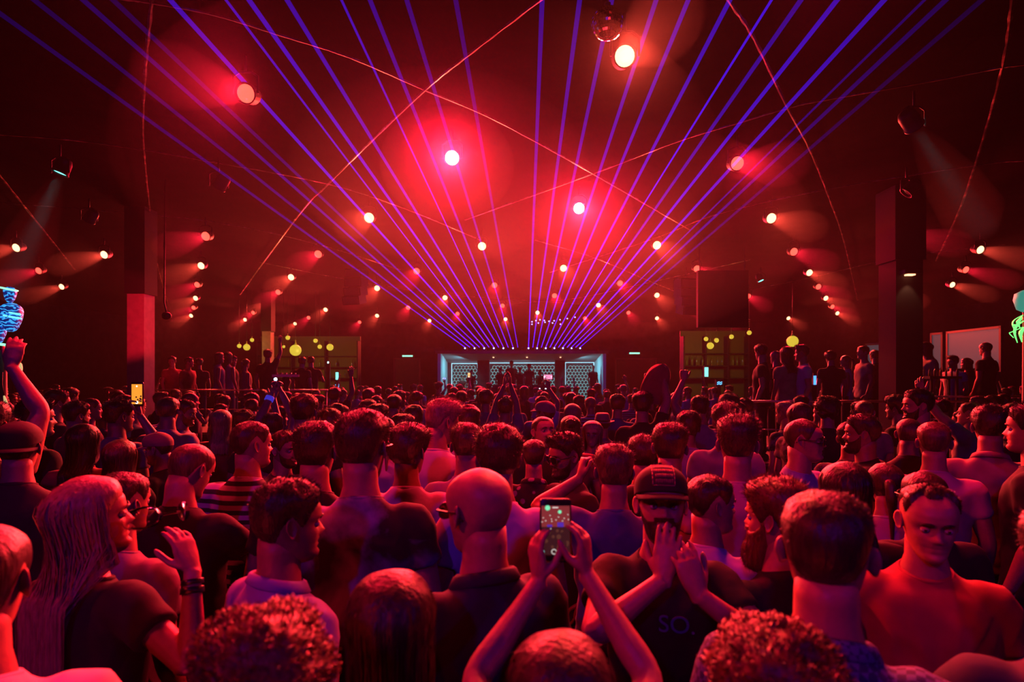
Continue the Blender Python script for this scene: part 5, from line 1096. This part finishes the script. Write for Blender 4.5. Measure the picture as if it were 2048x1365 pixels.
# on stage
for x, y, d, v, yaw, lab in ((1023, 722, 22.9, 0, 180, 'tall silhouetted figure standing up in the middle of the booth'), (1001, 736, 22.6, 9, 190, 'silhouetted figure left of the tallest one in the booth'), (1040, 735, 22.8, 4, 170, 'silhouetted figure just right of the tallest one in the booth'),
   (1058, 728, 22.6, 3, 185, 'bulky silhouetted figure behind the DJ desk'), (1080, 740, 22.9, 9, 160, 'silhouetted figure leaning at the right of the DJ desk'), (1186, 731, 22.3, 4, 200, 'silhouetted figure by the right ice-blue wall'), (942, 741, 22.5, 5, 170, 'silhouetted figure by the left honeycomb panel'), (925, 752, 22.9, 0, 150, 'dim silhouetted figure low at the left honeycomb panel')):
    at_px(x, y, d, v, yaw, 'black', 'black', lab, 'people on the stage', 1.0, 'dark')
# on the platforms
for x, y, d, v, yaw, hc, tc, lab in ((438, 705, 12.9, 6, -60, 'light', 'pink', 'woman with long light hair on the left platform, nearest the raised phone'), (455, 704, 13.2, 6, -20, 'brown', 'pink', 'woman in a pale dress behind the long light hair on the left platform'), (466, 712, 13.6, 9, -80, 'black', 'black', 'dark-haired man squeezed at the right of the two women on the left platform'),
   (491, 718, 12.8, 8, -40, 'brown', 'tan', 'woman with a pale top right on the left platform'), (536, 699, 12.7, 11, 0, 'light', 'black', 'tall man in black on the left platform with one arm up'), (604, 714, 13.3, 0, -10, 'black', 'black', 'man in black at the right end of the left platform, nearer the globe'), (622, 713, 13.5, 1, 5, 'black', 'black', 'man in black at the far right end of the left platform'),
   (377, 715, 13.3, 5, -100, 'black', 'red', 'red-lit person at the left of the left platform'), (345, 713, 13.6, 9, -120, 'black', 'red', 'person facing us at the far left of the left platform'), (398, 717, 13.9, 3, 20, 'black', 'charcoal', 'broad back in a dark top in the middle of the left platform')):
    at_px(x, y, d, v, yaw, hc, tc, lab, 'people on the left platform', PLAT[0][4])
for x, y, d, v, yaw, hc, tc, lab in ((1523, 688, 8.9, 9, 62, 'black', 'black', 'man in a black t-shirt on the right platform looking left'), (1573, 693, 9.0, 7, 12, 'black', 'tan', 'woman with long dark hair on the right platform'), (1605, 690, 9.0, 2, 78, 'light', 'white', 'man in a white t-shirt in profile on the right platform'), (1552, 702, 9.9, 4, 30, 'blond', 'black', 'fair-haired person half hidden between the two on the right platform'),
   (1727, 692, 11.4, 0, 85, 'black', 'tan', 'man in a pale shirt in profile left of the dark column'), (1692, 711, 11.2, 8, 60, 'brown', 'white', 'woman in a white top with hair tied, right platform'), (1662, 702, 10.9, 3, -10, 'black', 'black', 'broad man in black in the middle of the right platform'), (1750, 700, 12.0, 4, 20, 'black', 'charcoal', 'dim person just left of the dark column')):
    at_px(x, y, d, v, yaw, hc, tc, lab, 'people on the right platform', PLAT[1][4], pants='black')
for x, y, d, v, yaw, hc, tc, lab in ((1907, 712, 11.4, 2, 110, 'brown', 'white', 'man in a white shirt before the grey gauze screen'), (1934, 716, 11.6, 6, 40, 'black', 'black', 'long-haired woman before the grey gauze screen'), (1972, 685, 11.3, 4, 20, 'black', 'black', 'man in black with pale trousers turned to the wide gauze screen'), (1852, 684, 11.6, 7, 90, 'black', 'tan', 'slim person right beside the dark column')):
    at_px(x, y, d, v, yaw, hc, tc, lab, 'people before the gauze screens', PLAT[2][4], pants='tan')
# dense crowd on the floor
rng = np.random.default_rng(21); crowd = []; tops = ['black']*7+['charcoal']*3+['white']*4+['grey']*3+['navy', 'red', 'pink', 'tan', 'lilac', 'blue', 'stripe', 'olive', 'camo']
hcs = ['black']*6+['brown']*6+['light']*3+['blond', 'ginger']; sks = ['fair']*6+['tan']*3+['dark']
taken = [(h[4], h[3]) for h in HEADS if h[3] < 20]; wts = np.array([5, 4, 3, 3, 3, 3, 3, 2, 2, 3, .8, .8, .9, 1, .7, 1.2, 1.5, .4]); wts /= wts.sum()
def inplat(x, y): return any(a-.35 < x < b_+.35 and c-.45 < y < d_+.3 for a, b_, c, d_, _ in PLAT) or (abs(x-P(271, 0, 10).x) < .5 and abs(y-10.2) < .6) or (abs(x-P(1819, 0, 8.9).x) < .55 and abs(y-9.1) < .6)
tries = 0
while len(crowd) < 205 and tries < 60000:
    tries += 1; y = 3.1+(19.6-3.1)*rng.random()**.85; x = (rng.random()*2-1)*(.93*y+.3)
    if x*x+y*y < 9 or inplat(x, y) or (y > 16. and (x > 4.6 or x < -5.6)): continue
    sp = .40+.012*y
    if any((x-a)**2+(y-c)**2 < sp*sp for a, c in taken): continue
    ht = float(np.clip(rng.normal(1.735, .06), 1.58, 1.87)); px = CX+x*F/y; py = HY+(CAMZ-ht)*F/y; pw = .17*F/y
    if any(h[3] > y and abs(h[0]-px) < .5*(h[2]+pw) and h[3] < 8.2 and py < h[1]+1.3*h[2] for h in HEADS if h[3] < 14): continue
    taken.append((x, y)); v = int(rng.choice(len(VARS), p=wts)); crowd.append((x, y, ht, px, py, v))
crowd.sort(key=lambda c: c[1])
ZONES = [(250, 'at the far left'), (480, 'below the left platform'), (720, 'below the left bar globes'), (880, 'left of the stage'), (1040, 'before the stage, left half'), (1206, 'before the stage, right half'), (1380, 'right of the stage'), (1560, 'below the right bar globes'), (1780, 'below the right platform'), (9999, 'at the far right')]
used = {}
PHONES = []
for x, y, ht, px, py, v in crowd:
    hs, fem = VARS[v][0], VARS[v][4]; hc = hcs[rng.integers(len(hcs))]; tc = tops[rng.integers(len(tops))]; sk = sks[rng.integers(len(sks))]
    yaw = math.degrees(math.atan2(-(.4-x), 22-y))*.8+rng.normal(0, 16)
    if rng.random() < .10: yaw += rng.choice([-90, 80, 150, -140])
    zone = next(z for lim, z in ZONES if px < lim); row = 'near' if y < 6.5 else 'middle' if y < 11 else 'far'
    who = 'woman' if fem else 'person'; hw_ = {'black': 'black', 'brown': 'brown', 'light': 'light brown', 'blond': 'blond', 'ginger': 'ginger'}[hc]
    look = f'{who} with bare head' if hs is None else f'{who} with {HNAME[hs]} {hw_} hair'
    lab = f'{look}, {tc if tc not in ("camo", "stripe") else {"camo": "print", "stripe": "striped"}[tc]} top, {row} crowd {zone}'
    used.setdefault(lab, []).append(clone(v, (x, y, 0), math.radians(yaw), ht, hc, tc, sk, lab, 'people in the dense crowd'))
    if VARS[v][7]: PHONES.append(used[lab][-1])
for lab, es in used.items():
    if len(es) > 1:
        es.sort(key=lambda e: e.location.x/e.location.y)
        for k, e in enumerate(es): e['label'] = lab.replace(' crowd', f' crowd, {ORD[k]} from left,').replace(', left half', ' left').replace(', right half', ' right').replace(' globes', '')
print('crowd', len(crowd), 'people', len(PEOPLE), 'tries', tries)
# ---------------------------------------------------------------- things held or worn
bpy.context.view_layer.update()
def wrist_of(e, sd):
    S, E, W, d, n_, hk = POSES[e.name].arms[sd]; M = e.matrix_world; R_ = M.to_3x3()
    return M @ Vector(W), (R_ @ Vector(d)).normalized(), (R_ @ Vector(n_)).normalized(), e.scale[0]
phm = mat('phone_body', (.03, .03, .035), .25, .4)
def phone(loc, rot, k, label, scr, big=False):
    e = empty('phone', loc, 0, label, 'phone', None if big else 'phones held up'); e.rotation_euler = rot; e.scale = (k,)*3
    b = MB(); w_, h, t = .036, .071, .004; a = np.linspace(0, 2*math.pi, 24, endpoint=False); r = .009
    sh = np.array([(np.sign(math.cos(q))*(w_-r)+r*math.cos(q), np.sign(math.sin(q))*(h-r)+r*math.sin(q)) for q in a+.01])
    rings = [np.stack([sh[:, 0]*s, np.full(24, y), sh[:, 1]*s], 1) for s, y in ((.96, -t), (1, -t*.6), (1, t*.6), (.96, t))]; b.loft(rings, True); b.obj('phone_body', phm, e)
    b = MB(); y = -t-.0004; q = lambda x0, z0, x1, z1, m, dy=0.: b.add([(x0, y-dy, z0), (x1, y-dy, z0), (x1, y-dy, z1), (x0, y-dy, z1)], [(0, 1, 2, 3)], m)
    disc = lambda x, z, r_, m, dy, r0=0.: b.add([(x+r_*math.cos(g), y-dy, z+r_*math.sin(g)) for g in np.linspace(0, 2*math.pi, 16, endpoint=False)]+([(x+r0*math.cos(g), y-dy, z+r0*math.sin(g)) for g in np.linspace(0, 2*math.pi, 16, endpoint=False)] if r0 else []), [tuple(range(16))] if not r0 else [(i, (i+1) % 16, 16+(i+1) % 16, 16+i) for i in range(16)], m)
    if big:
        ms = [emit_mat('scr_red', (.30, .035, .04), .75), emit_mat('scr_dark', (.045, .010, .012), .8), emit_mat('scr_green', (.22, .9, .5), 1.), emit_mat('scr_white', (.9, .8, .75), .9), emit_mat('scr_blue', (.10, .03, .5), .8), emit_mat('scr_brown', (.16, .045, .03), .6), emit_mat('scr_cyan', (.25, .8, .8), 1.)]
        q(-.032, -.054, .032, .055, 1); q(-.032, .008, .032, .055, 0, .0001)
        q(-.019, .008, -.008, .013, 4, .0003); q(.004, .008, .018, .018, 4, .0003); q(-.007, .050, .006, .0525, 3, .0003)
        disc(-.018, .0505, .0058, 2, .0003); disc(.0095, .0415, .0040, 2, .0003); disc(-.030, -.047, .0047, 6, .0003); disc(-.004, -.047, .0060, 3, .0003, .0044)
        for x, z in ((-.0275, .0285), (-.0125, .0335), (-.0225, .022), (-.0095, .0255), (-.0085, .0205), (.001, .0235), (.0065, .030), (.0155, .0215), (.0195, .027), (.028, .0355), (.029, .0245), (-.0305, .019), (-.011, .004)): disc(x, z, .0012, 3, .0004)
        rg = np.random.default_rng(3)
        for k_ in range(26): x, z = rg.uniform(-.028, .028), rg.uniform(-.040, .003); disc(x, z, rg.uniform(.003, .0055), 5 if k_ % 2 else 1, .0002+.00001*k_)
        b.obj('screen', ms, e, smooth=False)
    else:
        ms = [emit_mat('scr_'+scr[0], scr[1], scr[2]), emit_mat('scr_dark', (.04, .01, .01), .8), emit_mat('scr_flash', (.8, .9, 1.), 5.)]
        q(-.031, -.058, .031, .058, 0); rg = np.random.default_rng(4)
        for k_ in range(9): disc(rg.uniform(-.025, .025), rg.uniform(-.045, -.01), .005, 1, .0002+.00001*k_)
        disc(0, -.048, .008, 2, .0006); disc(0, .046, .004, 2, .0006); b.obj('screen', ms, e, smooth=False)
    b = MB(); b.lathe([(.004, 0), (.0035, .0008), (.0005, .001)], 10, Matrix.Translation((.024, t, .058)) @ Matrix.Rotation(math.radians(-90), 4, 'X')); b.obj('camera_lens', FRAME, e)
    return e
phone(P(1111, 1061, 1.315), (math.radians(-4), 0, 0), 1.02, 'phone filming the lasers, held up in two hands at the front', None, True)
capp = next(e for e in PEOPLE if 'pink baseball cap' in e['label']); W, d_, n_, s_ = wrist_of(capp, 1)
phone(W+Vector((.0, -.03, .16)), (0, 0, 0), 1.25, 'phone with a bright orange screen held up over the left crowd', ('orange', (1., .33, .03), 1.1))
for k, e in enumerate(PHONES):
    W, d_, n_, s_ = wrist_of(e, 1); phone(W+d_*.11*s_+Vector((0, -.035, .05)), (0, 0 if k % 2 else math.pi/2, 0), s_, f'small lit phone held up, {ORD[min(k, 19)]} nearest in the crowd', [('pink', (.8, .25, .45), 1.3), ('amber', (1., .45, .15), 1.3), ('bluish', (.25, .4, 1.), 1.2)][k % 3])
# wine glass of the blond woman
W, d_, n_, s_ = wrist_of(BLONDE, 1)
gl = bpy.data.materials.new('clear_glass'); gl.use_nodes = True; MATS['glass'] = gl; gl.node_tree.nodes.clear(); gn, gk = gl.node_tree.nodes, gl.node_tree.links
g0, g1, g2, g3, g4 = (gn.new('ShaderNode'+t) for t in ('OutputMaterial', 'MixShader', 'BsdfTransparent', 'BsdfGlossy', 'LayerWeight'))
g2.inputs[0].default_value = (.88, .86, .86, 1); g3.inputs['Roughness'].default_value = .06; g4.inputs['Blend'].default_value = .12
gk.new(g4.outputs['Fresnel'], g1.inputs[0]); gk.new(g2.outputs[0], g1.inputs[1]); gk.new(g3.outputs[0], g1.inputs[2]); gk.new(g1.outputs[0], g0.inputs[0])
ge = empty('wine_glass', P(290, 1036, W.y-.02), 0, 'clear wine glass tilted to the mouth of the blond woman', 'glass'); ge.rotation_euler = Vector((-.85, .0, -.15)).to_track_quat('Z', 'Y').to_euler(); ge.scale = (.85,)*3
b = MB(); b.lathe([(.003, -.05), (.018, -.046), (.032, -.03), (.037, -.005), (.035, .03), (.029, .058), (.0275, .058), (.033, .03), (.035, -.004), (.030, -.028), (.016, -.043), (.001, -.046)], 28); b.obj('bowl', gl, ge)
b = MB(); b.lathe([(.0045, -.048), (.0035, -.09), (.004, -.12), (.03, -.126), (.031, -.129), (.002, -.129)], 20); b.obj('stem', gl, ge)
def band(e, sd, t, r, h, m, name):
    S, E, W, d, n_, hk = POSES[e.name].arms[sd]; p = W+(E-W)*t; ax = (E-W)/np.linalg.norm(E-W); b = MB(); b.tube([p-ax*h, p-ax*h*.9, p+ax*h*.9, p+ax*h], [r*.96, r, r*1.04, r], 20); return b.obj(name, m, e)
band(BLONDE, 1, .13, .0295, .007, FRAME, 'bracelet'); wt = band(BLONDE, 1, .22, .031, .009, FRAME, 'watch_strap')
cl = next(e for e in PEOPLE if 'clasping' in e['label']); band(cl, -1, .2, .036, .02, emit_mat('wristband_blue', (.06, .05, .9), .5), 'wristband')
bl = next(e for e in PEOPLE if 'pointing a small blue light' in e['label']); W, d_, n_, s_ = wrist_of(bl, 1)
e = empty('finger_light', W+d_*.19*s_, 0, 'tiny blue light held at a pointing fingertip', 'light'); b = MB(); b.sphere((0, 0, 0), .016, 10, 8); b.obj('bulb', emit_mat('finger_blue', (.2, .45, 1.), 10.), e); b = MB(); b.lathe([(.008, -.03), (.009, -.01), (.002, -.008)], 8); b.obj('clip', FRAME, e)
# the red shirt being waved
wv = next(e for e in PEOPLE if 'waving a red shirt' in e['label']); W, d_, n_, s_ = wrist_of(wv, 1); T_ = W+d_*.12*s_
b = MB(); rows = 12; cols = 16; V = []
for i in range(rows):
    for j in range(cols):
        t, a = i/(rows-1), 2*math.pi*j/cols; r = .02+.14*math.sin(min(1, t*1.5)*math.pi/2)*(1-.25*t)+.02*math.sin(3*a+4*t); V.append((T_.x-.12*s_*t+r*math.cos(a), T_.y+.6*r*math.sin(a), T_.z+.10*(1-t)*math.sin(3*t)-.40*t+.02*math.sin(2*a)*t))
b.add(V, [(i*cols+j, i*cols+(j+1) % cols, (i+1)*cols+(j+1) % cols, (i+1)*cols+j) for i in range(rows-1) for j in range(cols)]); o = b.obj('red_shirt', CLOTH['red']); tag(o, 'crumpled red shirt held up in a raised hand right of the stage', 'shirt')
# cap patch and its lettering, print on the t-shirt
def text_part(txt, size, M, m, parent, name):
    cu = bpy.data.curves.new('txt', 'FONT'); cu.body = txt; cu.size = size; cu.align_x = 'CENTER'; cu.align_y = 'CENTER'; cu.extrude = .0004
    t = bpy.data.objects.new('txt', cu); COL.objects.link(t); me = bpy.data.meshes.new_from_object(t.evaluated_get(bpy.context.evaluated_depsgraph_get())); bpy.data.objects.remove(t); me.transform(M); me.materials.clear(); me.materials.append(m)
    return link(name, me, parent)
cap_o = next(c for c in CAPMAN.children if c.name.startswith('cap')); R_ = math.radians
def head_M(): 
    o0 = rot_head(np.array([[0, 0, 0.]]), R_(3), R_(10), 0)[0]; ex = rot_head(np.array([[1, 0, 0.], [0, 1, 0], [0, 0, 1]]), R_(3), R_(10), 0)-o0
    return Matrix(((*ex[:, 0], o0[0]), (*ex[:, 1], o0[1]), (*ex[:, 2], o0[2]), (0, 0, 0, 1)))
HM = head_M(); zs = np.linspace(.176, .226, 7); b = MB(); nx = 9; rows_ = []
def cap_pt(x, z, off):
    t = np.clip((z-.168)/(.2349-.168), 0, 1)**(1/.85); w_, f_ = float(interp(z, HW)), float(interp(z, HF)); sn = min(.999, abs(x)/(w_+.011)); y = -.004+(f_+.004)*(1-sn**2.35)**(1/2.35); n_ = np.array([x, y+.004, (z-.12)*.9]); n_ /= np.linalg.norm(n_)
    fr = max(0, (1-sn**2)**.5); return np.array([x, y, z])+n_*(.011+.011*t+off)*np.array([0, 1, 1])+np.array([0, .010*fr*math.sin(math.pi*t), .014*fr*math.sin(math.pi*min(1, t*1.05))])
G = np.array([[HM @ Vector(cap_pt(x, z, .0025)) for x in np.linspace(-.034, .034, nx)] for z in zs]); b.add(G.reshape(-1, 3), [(i*nx+j, i*nx+j+1, (i+1)*nx+j+1, (i+1)*nx+j) for i in range(len(zs)-1) for j in range(nx-1)])
po = b.obj('patch', mat('patch_dark', (.05, .02, .025), .8), cap_o)
bd = MB(); edge = [G[0, j] for j in range(nx)]+[G[i, -1] for i in range(1, len(zs))]+[G[-1, j] for j in range(nx-2, -1, -1)]+[G[i, 0] for i in range(len(zs)-2, -1, -1)]
for k in range(len(edge)-1): bd.tube([edge[k], edge[k+1]], .0014, 4)
bd.obj('patch_border', PATCHM, cap_o)
for r_ in range(4):                                        # rows of stitched lettering, too worn to read
    b = MB(); z = .184+.0105*r_; rg = np.random.default_rng(r_); x = -.028
    while x < .026:
        w_ = rg.uniform(.003, .0055); hgt = .0034
        for (a0, z0), (a1, z1) in [((x, z-hgt), (x, z+hgt)), ((x, z+hgt*(1 if rg.random() < .6 else -1)), (x+w_*.7, z+hgt*(1 if rg.random() < .5 else 0))), ((x+w_*.7, z-hgt), (x+w_*.7, z+hgt*.8))]: b.tube([HM @ Vector(cap_pt(a0, z0, .0035)), HM @ Vector(cap_pt(a1, z1, .0035))], .0008, 4)
        x += w_+.002
    b.obj('stitched_lettering', PATCHM, cap_o)
shirt_o = next(c for c in CAPMAN.children if c.name.startswith('shirt'))
text_part('SO.', .075, Matrix.Translation((-.04, .1345, 1.30)) @ Matrix.Rotation(math.pi, 4, 'Z') @ Matrix.Rotation(math.pi/2, 4, 'X'), mat('print_lilac', (.30, .12, .40), .8), shirt_o, 'shirt_print')
# nothing but the lamps themselves needs to be sampled as a light
for m_ in bpy.data.materials: m_.cycles.emission_sampling = 'NONE'
